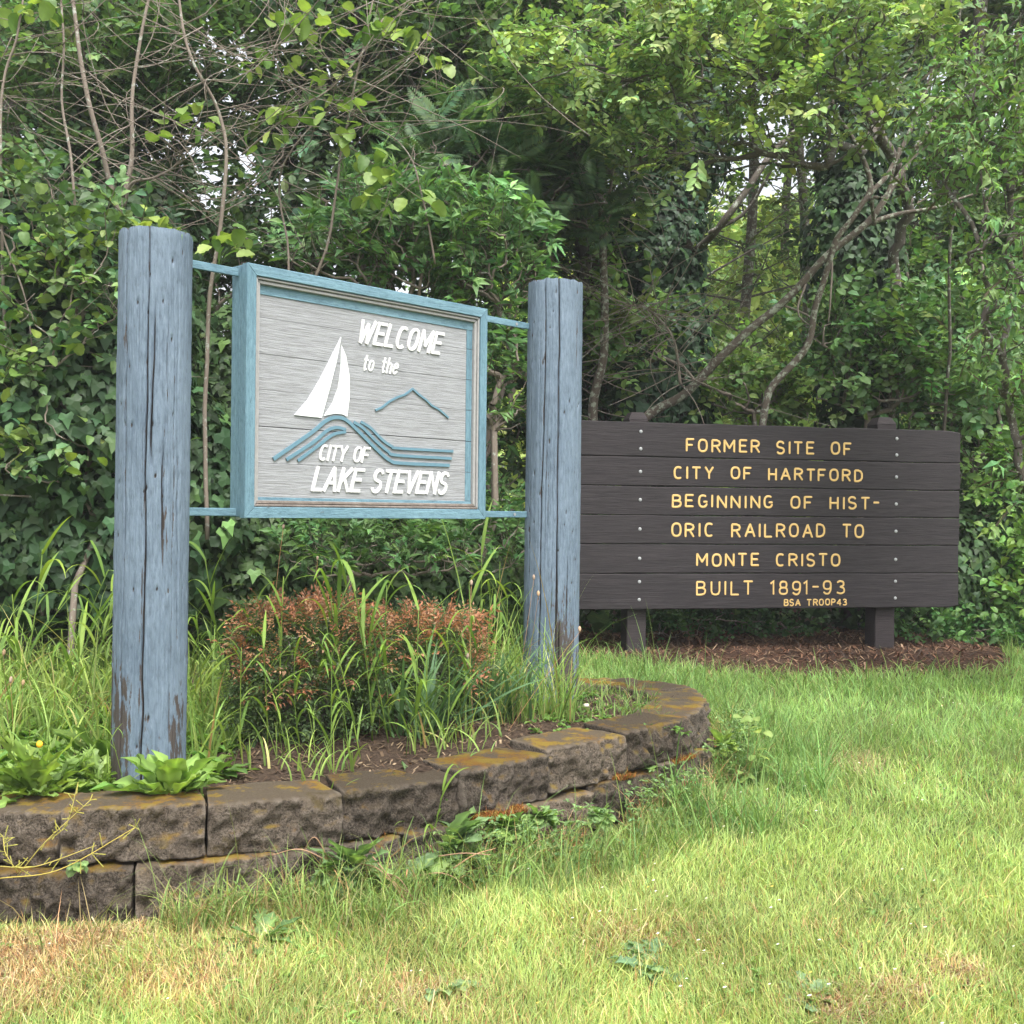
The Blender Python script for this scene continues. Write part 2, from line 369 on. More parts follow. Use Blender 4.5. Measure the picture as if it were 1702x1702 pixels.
def lay_course(path, z_off, start, gap=.011, L=.455):
    seg = np.linalg.norm(np.diff(path, axis=0), axis=1); S = np.concatenate([[0], np.cumsum(seg)]); s = start; k = int(start * 97) % 6; n = 0
    while s + L < S[-1]:
        a = np.array([np.interp(s, S, path[:, i]) for i in (0, 1)]); b = np.array([np.interp(s + L, S, path[:, i]) for i in (0, 1)])
        m = (a + b) / 2; d = unit(b - a); ang = math.atan2(d[1], d[0]) + R(-.06, .06); m = m + np.array([d[1], -d[0]]) * R(-.014, .012)
        z = top_z(m[1]) - .178 + z_off + R(-.006, .006)
        o = link('block', BLOCKS[(k + n) % 6], wall); o.location = Vector((m[0], m[1] - 4.3, z)); o.rotation_euler = (R(-.015, .015), R(-.012, .012), ang)
        o.scale = (1.0, 1, 1); n += 1; s += L + gap + R(0, .006)
def offset(path, d):
    T = np.gradient(path, axis=0); nn = unit(np.stack([T[:, 1], -T[:, 0]], -1)); return path + nn * d
lay_course(WPs, 0, .245)
lay_course(offset(WPs, .035), -.182, .05)
lay_course(offset(WPs, .075), -.364, .27)

# ------------------------------------------------------------------ round posts
def round_post(name, parent, base, r, z0, z1, seed, lean=(0, 0)):
    rs = np.random.default_rng(seed); nz = 190
    fr = np.linspace(-2.0, 2.0, 190); bk = np.linspace(2.0, 2 * np.pi - 2.0, 24)[1:-1]; th = np.concatenate([fr, bk]) - np.pi / 2 + .14
    zz = np.linspace(z0, z1, nz); TH, ZZ = np.meshgrid(th, zz)
    P0 = xyz(np.cos(TH) * 1.0, np.sin(TH) * 1.0, ZZ * .12)
    rad = r * (1 + .012 * vnoise(P0, 1.5, seed)) + .0022 * fbm(P0 * np.array([1, 1, .25]), 22, seed + 3, 3)
    lum = fbm(xyz(np.cos(TH) * 2, np.sin(TH) * 2, ZZ * 3), 5, seed + 9, 3); rad += .004 * np.clip(lum - .25, 0, 1); Pz = xyz(np.cos(TH) * .14, np.sin(TH) * .14, ZZ * .45); rad += .0035 * np.clip(fbm(Pz, 38, seed + 12, 3) - .12, 0, 1) - .004 * np.clip(fbm(Pz, 30, seed + 15, 3) - .38, 0, 1)
    rad *= 1 + .02 * (z1 - ZZ) / (z1 - z0)
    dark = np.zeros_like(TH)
    for c in range(22):
        t0 = rs.uniform(-1.7, 1.7) - np.pi / 2 + .14; big = c < 6
        if big: t0 = -np.pi / 2 + .14 + [-.62, -.02, .5, .85, -1.15, .2][c] + rs.uniform(-.05, .05)
        za, zb = sorted(rs.uniform(z0, z1, 2)); 
        if big and c < 2: za, zb = z0 + rs.uniform(0, .25), z1 + .1
        if zb - za < .4: zb = za + .5
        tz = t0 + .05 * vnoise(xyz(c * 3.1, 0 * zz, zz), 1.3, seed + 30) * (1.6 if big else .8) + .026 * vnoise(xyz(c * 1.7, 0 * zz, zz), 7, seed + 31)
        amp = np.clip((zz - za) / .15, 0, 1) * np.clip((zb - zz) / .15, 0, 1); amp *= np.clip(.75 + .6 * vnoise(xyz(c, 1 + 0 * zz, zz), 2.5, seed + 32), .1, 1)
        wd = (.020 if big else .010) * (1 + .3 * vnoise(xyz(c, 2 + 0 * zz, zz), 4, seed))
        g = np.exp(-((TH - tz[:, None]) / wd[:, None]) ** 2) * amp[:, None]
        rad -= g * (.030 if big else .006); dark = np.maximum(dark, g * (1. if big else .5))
    for c in range(46):    # nail holes and knocks
        t0 = rs.uniform(-1.6, 1.6) - np.pi / 2; zc = rs.uniform(z0, z1); hgt = rs.uniform(.003, .012)
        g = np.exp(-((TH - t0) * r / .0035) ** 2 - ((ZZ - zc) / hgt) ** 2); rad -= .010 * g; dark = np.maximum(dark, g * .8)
    peel = .34 * sst(z0 + .85, z0 + .15, ZZ) * (.55 + .9 * vnoise(P0 * np.array([1, 1, 3]), 3, seed + 60)) + dark * .75 + .12 * np.clip(vnoise(P0 * np.array([1, 1, 5]), 5, seed + 66) - .1, 0, 1) * 2
    peel = np.maximum(peel, 0)
    edge = sst(z1 - .004, z1, ZZ) * .002; rad -= edge
    topw = .006 * vnoise(xyz(np.cos(TH), np.sin(TH), 0), 6, seed + 5) * (ZZ > z1 - .001)
    V = xyz(rad * np.cos(TH) + lean[0] * (ZZ - z0), rad * np.sin(TH) + lean[1] * (ZZ - z0), ZZ + topw).reshape(-1, 3); n = len(th)
    i = np.arange(nz - 1)[:, None] * n; j = np.arange(n)[None]; kk = (j + 1) % n
    F = np.stack([i + j, i + kk, i + n + kk, i + n + j], -1).reshape(-1, 4)
    V = np.concatenate([V, [[lean[0] * (z1 - z0), lean[1] * (z1 - z0), z1 - .004]]]); b = (nz - 1) * n; j = np.arange(n)
    V = np.concatenate([V, V[b:b + n]]); nb = len(V) - n
    F2 = np.stack([np.full(n, nb - 1), nb + j, nb + (j + 1) % n], -1)
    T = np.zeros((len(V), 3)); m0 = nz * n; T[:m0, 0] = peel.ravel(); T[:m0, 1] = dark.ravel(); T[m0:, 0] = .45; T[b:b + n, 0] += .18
    return obj(name, V, [F, F2], M_POST, parent, T, smooth=True, loc=base)

SD = np.array([.6855, .728]); SD = SD / np.linalg.norm(SD); SN = np.array([SD[1], -SD[0]])
SP0 = np.array([-1.0705, 4.58])
welcome = thing('welcome_sign', 'blue framed welcome sign with a white sailboat hung between two thick blue posts', 'sign', (SP0[0], SP0[1], 0))
def loc_w(x, y, z=0): return (x - SP0[0], y - SP0[1], z)
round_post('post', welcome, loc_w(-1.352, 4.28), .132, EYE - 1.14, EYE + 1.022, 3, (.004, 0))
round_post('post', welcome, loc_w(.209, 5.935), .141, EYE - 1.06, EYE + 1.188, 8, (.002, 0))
# sign box: local axes a (along), c (out toward viewer), b (up)
AX = np.array([[SD[0], SD[1], 0], [SN[0], SN[1], 0], [0, 0, 1]])
sign_rot = math.atan2(SD[1], SD[0])
def s_obj(name, V, F, mat, parent=None, tint=None, **k):
    """V in sign coordinates (a, -c, b): local x along the board, y away from the viewer, z up (relative to eye height)"""
    o = obj(name, V, F, mat, parent or welcome, tint, **k)
    if parent is None: o.rotation_euler = (0, 0, sign_rot); o.location = (0, 0, EYE)
    return o
def bev_box(a0, a1, y0, y1, b0, b1, bv=.003, seg=1):
    """box with chamfered edges, subdivided lightly along its length"""
    c = np.array([(a0 + a1) / 2, (y0 + y1) / 2, (b0 + b1) / 2]); h = np.array([a1 - a0, y1 - y0, b1 - b0]) / 2
    V = []; 
    for sx in (-1, 1):
        for sy in (-1, 1):
            for sz in (-1, 1):
                s = np.array([sx, sy, sz])
                for ax in range(3):
                    p = s * (h - bv); p[ax] = s[ax] * h[ax]; V.append(c + p)
    V = np.array(V); 
    def i(sx, sy, sz, ax): return ((sx * 2 + sy) * 2 + sz) * 3 + ax
    F4 = []; F3 = []
    for ax in range(3):
        o1, o2 = [(1, 2), (2, 0), (0, 1)][ax]
        for s in (0, 1):
            q = []
            for (u, v) in ((0, 0), (1, 0), (1, 1), (0, 1)):
                t = [0, 0, 0]; t[ax] = s; t[o1] = u; t[o2] = v; q.append(i(*t, ax))
            F4.append(q if s else q[::-1])
        for u in (0, 1):
            for v in (0, 1):
                t0 = [0, 0, 0]; t0[o1] = u; t0[o2] = v; t1 = list(t0); t0[ax] = 0; t1[ax] = 1
                q = [i(*t0, o1), i(*t1, o1), i(*t1, o2), i(*t0, o2)]
                F4.append(q if (u == v) else q[::-1])
    for sx in (0, 1):
        for sy in (0, 1):
            for sz in (0, 1):
                q = [i(sx, sy, sz, 0), i(sx, sy, sz, 1), i(sx, sy, sz, 2)]; F3.append(q if (sx + sy + sz) % 2 else q[::-1])
    return V, [np.array(F4), np.array(F3)]
def zt(V, v=0.): return np.ones((len(V), 3)) * v
SW, SB, STp = 1.375, -.036, .990          # width, bottom, top of the box front (b relative to the eye)
# side boards of the box, two deep
for (a0, a1) in ((0.002, .028), (SW - .028, SW - .002)):
    V, F = bev_box(a0, a1, .036, .112, SB + .004, STp - .004); s_obj('side_board', V, F, M_FRAMEV, tint=zt(V, .07))
V, F = bev_box(.03, SW - .03, .036, .112, STp - .03, STp - .006); s_obj('top_board', V, F, M_FRAME, tint=zt(V, .05))
V, F = bev_box(.03, SW - .03, .036, .112, SB + .006, SB + .03); s_obj('bottom_board', V, F, M_FRAME, tint=zt(V, .05))
V, F = bev_box(.03, SW - .03, .085, .098, SB + .032, STp - .032); s_obj('backing_board', V, F, M_DARK)
def mitred(x0, x1, z0, z1, wd, side, y0, y1):
    """one mitred board of a picture frame"""
    O = np.array([(x0, z0), (x1, z0), (x1, z1), (x0, z1)]); I = np.array([(x0 + wd, z0 + wd), (x1 - wd, z0 + wd), (x1 - wd, z1 - wd), (x0 + wd, z1 - wd)])
    k, l = side, (side + 1) % 4; g = .0012 * unit(O[l] - O[k]); 
    q = np.array([O[k] + g, O[l] - g, I[l] - g, I[k] + g]); ch = .003; cen = q.mean(0)
    def sub(P, Q, t): return P * (1 - t) + Q * t
    n = 14; t = np.linspace(0, 1, n)[:, None]
    out = sub(q[0], q[1], t); inn = sub(q[3], q[2], t); od = unit(out - inn) * ch
    jit = .0012 * np.stack([vnoise(np.stack([out[:, 0] * 9, out[:, 1] * 9, 0 * out[:, 0] + side], -1), 1, 4)] * 2, -1)
    prof = [(out + 0 * od, y1), (out + jit * 0, y0 + ch), (out - od, y0), (inn + od, y0), (inn, y0 + ch), (inn, y1)]
    V = np.concatenate([np.stack([p[:, 0], np.full(n, y), p[:, 1]], -1) for p, y in prof]); m = len(prof); i = np.arange(n - 1)[None]; r = np.arange(m)[:, None]; r2 = (r + 1) % m
    F = np.stack([r * n + i, r2 * n + i, r2 * n + i + 1, r * n + i + 1], -1).reshape(-1, 4)
    caps = [np.array([[r * n for r in range(m)][::-1]]), np.array([[r * n + n - 1 for r in range(m)]])]
    return V, [F] + caps
for sd in range(4):
    V, F = mitred(0, SW, SB, STp, .046, sd, 0., .036); s_obj('frame_board', V, F, M_FRAME if sd % 2 == 0 else M_FRAMEV, tint=zt(V, .09 if sd == 0 else .05))
for sd in range(4):
    V, F = mitred(.0475, SW - .0475, SB + .0475, STp - .0475, .010, sd, .007, .036); s_obj('moulding', V, F, M_MOULDR if sd == 0 else M_MOULD)
    V, F = mitred(.0590, SW - .0590, SB + .0590, STp - .0590, .014, sd, .015, .036); s_obj('moulding', V, F, M_MOULDR if sd == 0 else M_MOULD)
# panel planks (recessed) and blue painted inner border, each plank with its own border ends
PL = [-.036 + .05, .190, .339, .490, .637, .785, .990 - .05]
for k in range(6):
    V, F = bev_box(.05, SW - .05, .034 + (k % 2) * .0008, .056, PL[k] + (.0026 if k == 2 else .0006), PL[k + 1] - .0006, .0008); s_obj('plank', V, F, M_PANEL)
IX0, IX1, IZ0, IZ1 = .065, SW - .112, .050, .878
for (a0, a1, b0, b1) in ((.052, SW - .052, IZ1, .938), (.052, SW - .052, .012, IZ0)):
    V, F = bev_box(a0 + .02, a1 - .02, .0305, .0345, b0, b1, .001); s_obj('border_strip', V, F, M_FRAME, tint=zt(V, .02))
for (a0, a1) in ((.0725, IX0 + .012), (IX1, SW - .0745)):
    for k in range(6):
        b0 = max(PL[k], IZ0) + .0012; b1 = min(PL[k + 1], IZ1) - .0012
        V, F = bev_box(a0, a1, .0305, .0345, b0, b1, .001); s_obj('border_strip', V, F, M_FRAMEV, tint=zt(V, .04))

# rails
def rail(a0, a1, b, hgt=.032, th=.012, y=.06):
    V, F = bev_box(a0, a1, y, y + th, b - hgt / 2, b + hgt / 2, .002); return s_obj('rail', V, F, M_FRAME, tint=zt(V))
for b in (.957, -.012):
    for a0, a1 in ((-.30, .0005), (SW - .0005, SW + .385)):
        r = rail(a0, a1, b)
        ab = -.27 if a0 < 0 else SW + .27
        V, F = tube([(ab, .058, b), (ab, .062, b)], .008, 8); o = obj('bolt', V, F, M_BOLT, r)

# ------------------------------------------------------------------ stroke lettering
def sup(cx, cy, rx, ry, a0=0, a1=360, n=22, e=2.5):
    t = np.radians(np.linspace(a0, a1, n)); c, s = np.cos(t), np.sin(t)
    return [(cx + rx * np.sign(x) * abs(x) ** (2 / e), cy + ry * np.sign(y) * abs(y) ** (2 / e)) for x, y in zip(c, s)]
def cm(p): return [tuple(q) for q in catmull(p, 5)]
GL = {
 'A': (.72, [[(0, 0), (.5, 1)], [(.5, 1), (1, 0)], [(.18, .34), (.82, .34)]]), 'B': (.6, [[(0, 0), (0, 1)], cm([(0, 1), (.6, 1), (.9, .88), (.85, .62), (.5, .53), (0, .53)]), cm([(0, .53), (.6, .53), (1, .38), (.92, .1), (.55, 0), (0, 0)])]),
 'C': (.62, [sup(.52, .5, .5, .5, 48, 312)]), 'D': (.62, [[(0, 0), (0, 1)], [(0, 1), (.45, 1), (.8, .9), (.98, .68), (.98, .32), (.8, .1), (.45, 0), (0, 0)]]),
 'E': (.55, [[(0, 0), (0, 1)], [(0, 1), (1, 1)], [(0, .52), (.85, .52)], [(0, 0), (1, 0)]]), 'F': (.55, [[(0, 0), (0, 1)], [(0, 1), (1, 1)], [(0, .5), (.8, .5)]]),
 'G': (.62, [sup(.52, .5, .5, .5, 48, 345), [(.6, .45), (1.0, .45)]]), 'H': (.6, [[(0, 0), (0, 1)], [(1, 0), (1, 1)], [(0, .5), (1, .5)]]), 'I': (.02, [[(.5, 0), (.5, 1)]]),
 'K': (.62, [[(0, 0), (0, 1)], [(.95, 1), (.05, .42)], [(.3, .6), (1, 0)]]), 'L': (.52, [[(0, 0), (0, 1)], [(0, 0), (1, 0)]]), 'M': (.8, [[(0, 0), (0, 1)], [(0, 1), (.5, .3)], [(.5, .3), (1, 1)], [(1, 1), (1, 0)]]),
 'N': (.64, [[(0, 0), (0, 1)], [(0, 1), (1, 0)], [(1, 0), (1, 1)]]), 'O': (.66, [sup(.5, .5, .5, .5, 0, 360, 25)]), 'P': (.58, [[(0, 0), (0, 1)], [(0, 1), (.55, 1), (.9, .9), (1, .74), (.9, .56), (.55, .47), (0, .47)]]),
 'R': (.62, [[(0, 0), (0, 1)], [(0, 1), (.55, 1), (.9, .9), (1, .75), (.9, .58), (.55, .5), (0, .5)], [(.5, .5), (1, 0)]]),
 'S': (.58, [cm([(.97, .84), (.72, 1.0), (.28, 1.0), (.02, .8), (.12, .58), (.5, .5), (.88, .42), (1.0, .2), (.72, 0), (.26, 0), (.0, .16)])]), 'T': (.62, [[(.5, 0), (.5, 1)], [(0, 1), (1, 1)]]),
 'U': (.6, [[(0, 1), (0, .28), (.14, .06), (.4, 0), (.6, 0), (.86, .06), (1, .28), (1, 1)]]), 'V': (.66, [[(0, 1), (.5, 0)], [(.5, 0), (1, 1)]]), 'W': (.95, [[(0, 1), (.25, 0)], [(.25, 0), (.5, .85)], [(.5, .85), (.75, 0)], [(.75, 0), (1, 1)]]),
 'Y': (.62, [[(0, 1), (.5, .45)], [(1, 1), (.5, .45)], [(.5, .45), (.5, 0)]]), '-': (.4, [[(0, .55), (1, .55)]]), '1': (.12, [[(.8, 0), (.8, 1), (-.9, .84)]]),
 '8': (.58, [sup(.5, .75, .42, .25, 0, 360, 17), sup(.5, .26, .5, .26, 0, 360, 17)]), '9': (.58, [sup(.5, .68, .48, .32, 0, 360, 19), cm([(.98, .68), (.95, .3), (.7, .02), (.3, 0), (.05, .12)])]),
 '3': (.55, [cm([(.05, .9), (.4, 1.0), (.85, .92), (.88, .66), (.45, .54)]), cm([(.45, .54), (.92, .42), (.98, .14), (.55, 0), (.02, .08)])]), '4': (.62, [[(.75, 0), (.75, 1)], [(.75, 1), (0, .3)], [(0, .3), (1, .3)]]),
 't': (.36, [[(.45, 1), (.40, .18), (.6, .0), (.95, .06)], [(0, .72), (.95, .72)]]), 'o': (.45, [sup(.5, .35, .5, .35, 0, 360, 19)]), 'h': (.46, [[(0, 0), (0, 1.05)], cm([(0, .5), (.35, .7), (.85, .62), (.95, .35), (.95, 0)])]),
 'e': (.46, [cm([(.02, .38), (.55, .40), (.98, .50), (.8, .70), (.4, .70), (.02, .38), (.12, .06), (.55, 0), (.95, .14)])]),
}
def ribbon(P, hw, base, thick, capx=1.0, rnd=False):
    P = np.asarray(P, float); prof = [(-1, 0), (-.96, 1), (.96, 1), (1, 0)] if not rnd else [(-1, 0), (-.72, .8), (-.2, 1), (.2, 1), (.72, .8), (1, 0)]
    if len(P) > 6 and np.linalg.norm(P[0] - P[-1]) < 1e-6:     # a closed loop
        P = P[:-1]; n = len(P); m = len(prof); tn = unit(np.roll(P, -1, 0) - np.roll(P, 1, 0)); nn = np.stack([-tn[:, 1], tn[:, 0]], -1)
        V = np.concatenate([np.stack([P[:, 0] + nn[:, 0] * hw * p, np.full(n, -base - thick * h), P[:, 1] + nn[:, 1] * hw * p], -1) for p, h in prof])
        i = np.arange(n)[None]; i2 = (i + 1) % n; r = np.arange(m - 1)[:, None]
        return V, [np.stack([r * n + i, r * n + i2, (r + 1) * n + i2, (r + 1) * n + i], -1).reshape(-1, 4)]
    d = unit(np.diff(P, axis=0))
    if capx: P = P.copy(); P[0] -= d[0] * hw * capx; P[-1] += d[-1] * hw * capx
    tn = np.concatenate([d[:1], unit(d[1:] + d[:-1] + 1e-9), d[-1:]]); nn = np.stack([-tn[:, 1], tn[:, 0]], -1)
    cs = np.ones(len(P)); cs[1:-1] = np.sum(tn[1:-1] * d[1:], 1); cs = 1 / np.clip(cs, .6, 1)
    V = np.concatenate([np.stack([P[:, 0] + nn[:, 0] * hw * cs * p, np.full(len(P), -base - thick * h), P[:, 1] + nn[:, 1] * hw * cs * p], -1) for p, h in prof])
    n = len(P); m = len(prof)
    if rnd:   # round the ends off
        for r, (p, h) in enumerate(prof):
            k = hw * (1 - math.sqrt(max(0, 1 - p * p))) if abs(p) < 1 else hw * .9
            V[r * n, [0, 2]] += d[0] * k; V[r * n + n - 1, [0, 2]] -= d[-1] * k
    i = np.arange(n - 1)[None]; r = np.arange(m - 1)[:, None]
    F = np.stack([r * n + i, (r + 1) * n + i, (r + 1) * n + i + 1, r * n + i + 1], -1).reshape(-1, 4)
    return V, [F[:, ::-1], np.array([[r * n for r in range(m)]]), np.array([[r * n + n - 1 for r in range(m)][::-1]])]
def write_line(txt, a0, a1, b0, b1, hw, base, thick, mat, maker, shear=0, rnd=False, gap=.20, space=.55, wscale=1.0, slope=0., jit=.0):
    H = b1 - b0 - 2 * hw; W = []
    for ch in txt: W.append(space if ch == ' ' else GL[ch][0] * wscale)
    total = sum(W) + gap * (len(txt) - 1); k = (a1 - a0 - 2 * hw - shear * H) / total; x = 0; fixed = 0
    for ch, wd in zip(txt, W):
        if ch != ' ':
            acc = Acc(); ww = max(wd, .02) * k; dx = R(-jit, jit); dz = R(-jit, jit)
            for si, st in enumerate(GL[ch][1]):
                pts = np.array([(a0 + hw + x * k + px * ww + shear * py * H + dx, b0 + hw + py * H + slope * (x * k) + dz) for px, py in st])
                V, F = ribbon(pts, hw, base, thick + si * .0005, 0 if (len(st) > 6 and ch in 'OCGS8o') else (.95 if not rnd else .6), rnd); acc.add(V, F)
            o = maker(acc, mat); 
        x += wd + gap
def w_letter(acc, mat):
    o = acc.obj('letter', mat, welcome); o.rotation_euler = (0, 0, sign_rot); o.location = (0, 0, EYE); return o
LB = -.0335     # base plane of raised lettering (panel face at y=.034)
write_line('WELCOME', .583, 1.115, .737, .845, .0074, LB, .005, M_WHITE, w_letter, .33, gap=.30, wscale=.95)
write_line('to the', .618, .840, .619, .690, .0044, LB, .003, M_WHITE, w_letter, .28, gap=.30, space=.45, wscale=.95)
write_line('CITY OF', .383, .672, .211, .282, .0052, LB, .004, M_WHITE, w_letter, .27, gap=.26, space=.42)
write_line('LAKE STEVENS', .348, 1.162, .079, .187, .0076, LB, .005, M_WHITE, w_letter, .30, gap=.28, space=.40)
def poly_ext(P, base, thick):
    P = np.array(P, float); n = len(P)
    if np.sum(P[:, 0] * np.roll(P[:, 1], -1) - np.roll(P[:, 0], -1) * P[:, 1]) < 0: P = P[::-1]
    f = np.stack([P[:, 0], np.full(n, -base - thick), P[:, 1]], -1); b = np.stack([P[:, 0], np.full(n, -base), P[:, 1]], -1)
    i = np.arange(n); j = (i + 1) % n
    return np.concatenate([f, b]), [np.array([list(range(n))]), np.stack([j, i, i + n, j + n], -1)]
sA = [(.499, .752), (.475, .642), (.44, .524), (.398, .394), (.258, .397), (.325, .466), (.384, .552), (.439, .646)]
sB = [(.501, .717), (.526, .672), (.547, .583), (.548, .492), (.536, .409), (.509, .417), (.473, .418), (.440, .411), (.412, .404), (.456, .46), (.485, .528), (.498, .611)]
for s in (sA, sB):
    V, F = poly_ext(s, LB, .006); s_obj('sail', V, F, M_SAIL)
def stripe(name, P, hw, sm=True):
    P = catmull(P, 6) if sm else np.array(P); V, F = ribbon(P, hw, LB, .006, 0); return s_obj(name, V, F, M_STRIPE)
stripe('mountain_outline', [(.696, .448), (.735, .464), (.78, .495), (.83, .519), (.871, .532), (.917, .563), (.959, .538), (1.001, .519), (1.037, .495), (1.086, .479), (1.146, .445)], .0048, False)
stripe('wave', [(.155, .208), (.347, .328), (.417, .380), (.468, .400), (.52, .398), (.573, .368), (.704, .275), (.783, .228), (.852, .218), (1.156, .219)], .0080)
stripe('wave', [(.220, .208), (.357, .288), (.427, .340), (.478, .358), (.531, .352)], .0070)
stripe('wave', [(.278, .206), (.388, .278), (.458, .325), (.531, .343)], .0066)
stripe('wave', [(.575, .387), (.627, .364), (.693, .316), (.771, .269), (.828, .253), (1.168, .252)], .0070)
stripe('wave', [(.615, .391), (.67, .367), (.737, .319), (.794, .292), (.839, .285), (1.179, .287)], .0066)

# ------------------------------------------------------------------ dark marker sign
BP = np.array([.4503, 7.64]); BD = unit(np.array([.97934, .20224])); brot = math.atan2(BD[1], BD[0])
marker = thing('marker_sign', 'dark brown timber plank sign with carved yellow lettering at the edge of the wood', 'sign', (BP[0], BP[1], 0))
ED = [(.616, .619), (.383, .381), (.185, .185), (-.012, -.012), (-.208, -.208), (-.407, -.407), (-.651, -.651)]
def b_fix(o): o.rotation_euler = (0, 0, brot); o.location = (0, 0, EYE); return o
planks = []
for k in range(6):
    t = ED[k][0] - .0015; b = ED[k + 1][0] + .0015
    n = 40; xx = np.linspace(-.085, 2.82 + R(-.004, .004), n); acc = Acc()
    ch = .006; yj = R(-.0015, .0015)
    tj = .0022 * vnoise(xyz(xx, k), 5, 3); bj = .0022 * vnoise(xyz(xx, k + 9), 5, 3)
    if k == 0: tj = tj * 2.5
    if k in (0, 5):       # worn outer corners
        cr = .012 * np.exp(-(xx[-1] - xx) / .02); tj = tj - (cr if k == 0 else 0); bj = bj + (cr if k == 5 else 0)
    prof = [(t, .05), (t, ch), (t - ch, 0), ((t + b) / 2, -.0012), (b + ch, 0), (b, ch), (b, .05)]
    V = np.concatenate([np.stack([xx, np.full(n, y + yj), z + (tj if z > (t + b) / 2 + .01 else (bj if z < (t + b) / 2 - .01 else 0 * xx))], -1) for z, y in prof]); m = len(prof)
    i = np.arange(n - 1)[None]; r = np.arange(m)[:, None]; r2 = (r + 1) % m
    F = np.stack([r * n + i, r2 * n + i, r2 * n + i + 1, r * n + i + 1], -1).reshape(-1, 4)
    p = obj('plank', V, [F, np.array([[r * n for r in range(m)][::-1]]), np.array([[r * n + n - 1 for r in range(m)]])], M_DARK, marker); b_fix(p); planks.append(p)
for a, w2, zt_, cz in ((.425, .068, .690, -1.05), (2.275, .076, .706, -1.05)):
    V, F = bev_box(a - w2, a + w2, .052, .052 + .15, cz, zt_ - .05, .006); acc = Acc(); acc.add(V, F)
    q = np.array([(a - w2, .052), (a + w2, .052), (a + w2, .202), (a - w2, .202)]); c = q.mean(0); q2 = c + (q - c) * .62
    V = np.concatenate([np.stack([q[:, 0], q[:, 1], np.full(4, zt_ - .0505)], -1), np.stack([q2[:, 0], q2[:, 1], np.full(4, zt_)], -1)])
    acc.add(V, np.array([[0, 1, 5, 4], [1, 2, 6, 5], [2, 3, 7, 6], [3, 0, 4, 7], [4, 5, 6, 7]])); b_fix(acc.obj('post', M_DPOST, marker))
def b_letter(k):
    def f(acc, mat): return acc.obj('letter', mat, planks[k])
    return f
HWB = .0072
for k, (s, a0, a1, b0, b1) in enumerate([('FORMER SITE OF', .744, 1.973, .422, .515), ('CITY OF HARTFORD', .657, 2.061, .237, .327), ('BEGINNING OF HIST-', .647, 2.193, .042, .134), ('ORIC RAILROAD TO', .644, 2.078, -.159, -.060), ('MONTE CRISTO', .827, 1.897, -.360, -.267), ('BUILT 1891-93', .829, 1.931, -.557, -.456)]):
    write_line(s, a0, a1, b0, b1, HWB, .0014, .0022, M_YELLOW, b_letter(k), 0, True, gap=.43, space=.68, jit=.003)
write_line('BSA TROOP43', 1.471, 1.951, -.633, -.583, .0048, .0014, .0022, M_YELLOW, b_letter(5), 0, True, gap=.38, space=.45, jit=.002)
def bolt(parent, a, b):
    V, F = tube([(a, -.0005, b), (a, -.004, b), (a, -.006, b)], np.array([.012, .011, .006]), 10); obj('bolt', V, F, M_BOLT, parent)
for a, zs in ((.424, (.553, .436, .282, .092, -.106, -.305, -.462, -.583)), (2.322, (.549, .433, .277, .085, -.108, -.308, -.463, -.582))):
    for z in zs:
        k = next(i for i in range(6) if ED[i + 1][0] < z); bolt(planks[k], a, z)
#VEG
# ------------------------------------------------------------------ leaf and spray templates
def leaf4(wd=.5, fold=.12, droop=.15):
    V = np.array([(0, 0, 0), (-wd / 2, .42, fold), (0, .48, .02), (wd / 2, .42, fold), (0, 1, -droop)], float)
    return V, np.array([(0, 2, 1), (0, 3, 2), (1, 2, 4), (2, 3, 4)])
def leaf6(wd=.6, fold=.10, droop=.12):   # broader, blunter leaf
    V = np.array([(0, 0, 0), (-wd * .45, .28, fold), (-wd * .42, .68, fold * .5), (0, 1, -droop), (wd * .42, .68, fold * .5), (wd * .45, .28, fold), (0, .5, 0)], float)
    return V, np.array([(0, 6, 1), (1, 6, 2), (2, 6, 3), (3, 6, 4), (4, 6, 5), (5, 6, 0)])
def ivy8():
    V = np.array([(0, .05, 0), (.30, -.10, -.03), (.50, .22, -.05), (.26, .42, .03), (0, 1, -.10), (-.26, .42, .03), (-.50, .22, -.05), (-.30, -.10, -.03), (0, .3, .05)], float)
    return V, np.array([(8, 0, 1), (8, 1, 2), (8, 2, 3), (8, 3, 4), (8, 4, 5), (8, 5, 6), (8, 6, 7), (8, 7, 0)])
def maple():
    V = np.array([(0, 0, 0), (.28, -.05, -.03), (.55, .12, -.06), (.36, .30, .02), (.62, .62, -.08), (.25, .58, .03), (0, 1.05, -.1), (-.25, .58, .03), (-.62, .62, -.08), (-.36, .30, .02), (-.55, .12, -.06), (-.28, -.05, -.03), (0, .32, .04)], float)
    return V, np.array([(12, i, (i + 1) % 12) for i in range(12)])
def rotm(az, el, roll):
    """leaf frame: y along the leaf (azimuth, elevation), rolled about itself"""
    y = np.array([math.sin(az) * math.cos(el), math.cos(az) * math.cos(el), math.sin(el)]); M = frames(y[None], np.array([[0, 0, 1.]]))[0]
    c, s = math.cos(roll), math.sin(roll); return M @ np.array([[c, 0, s], [0, 1, 0], [-s, 0, c]])
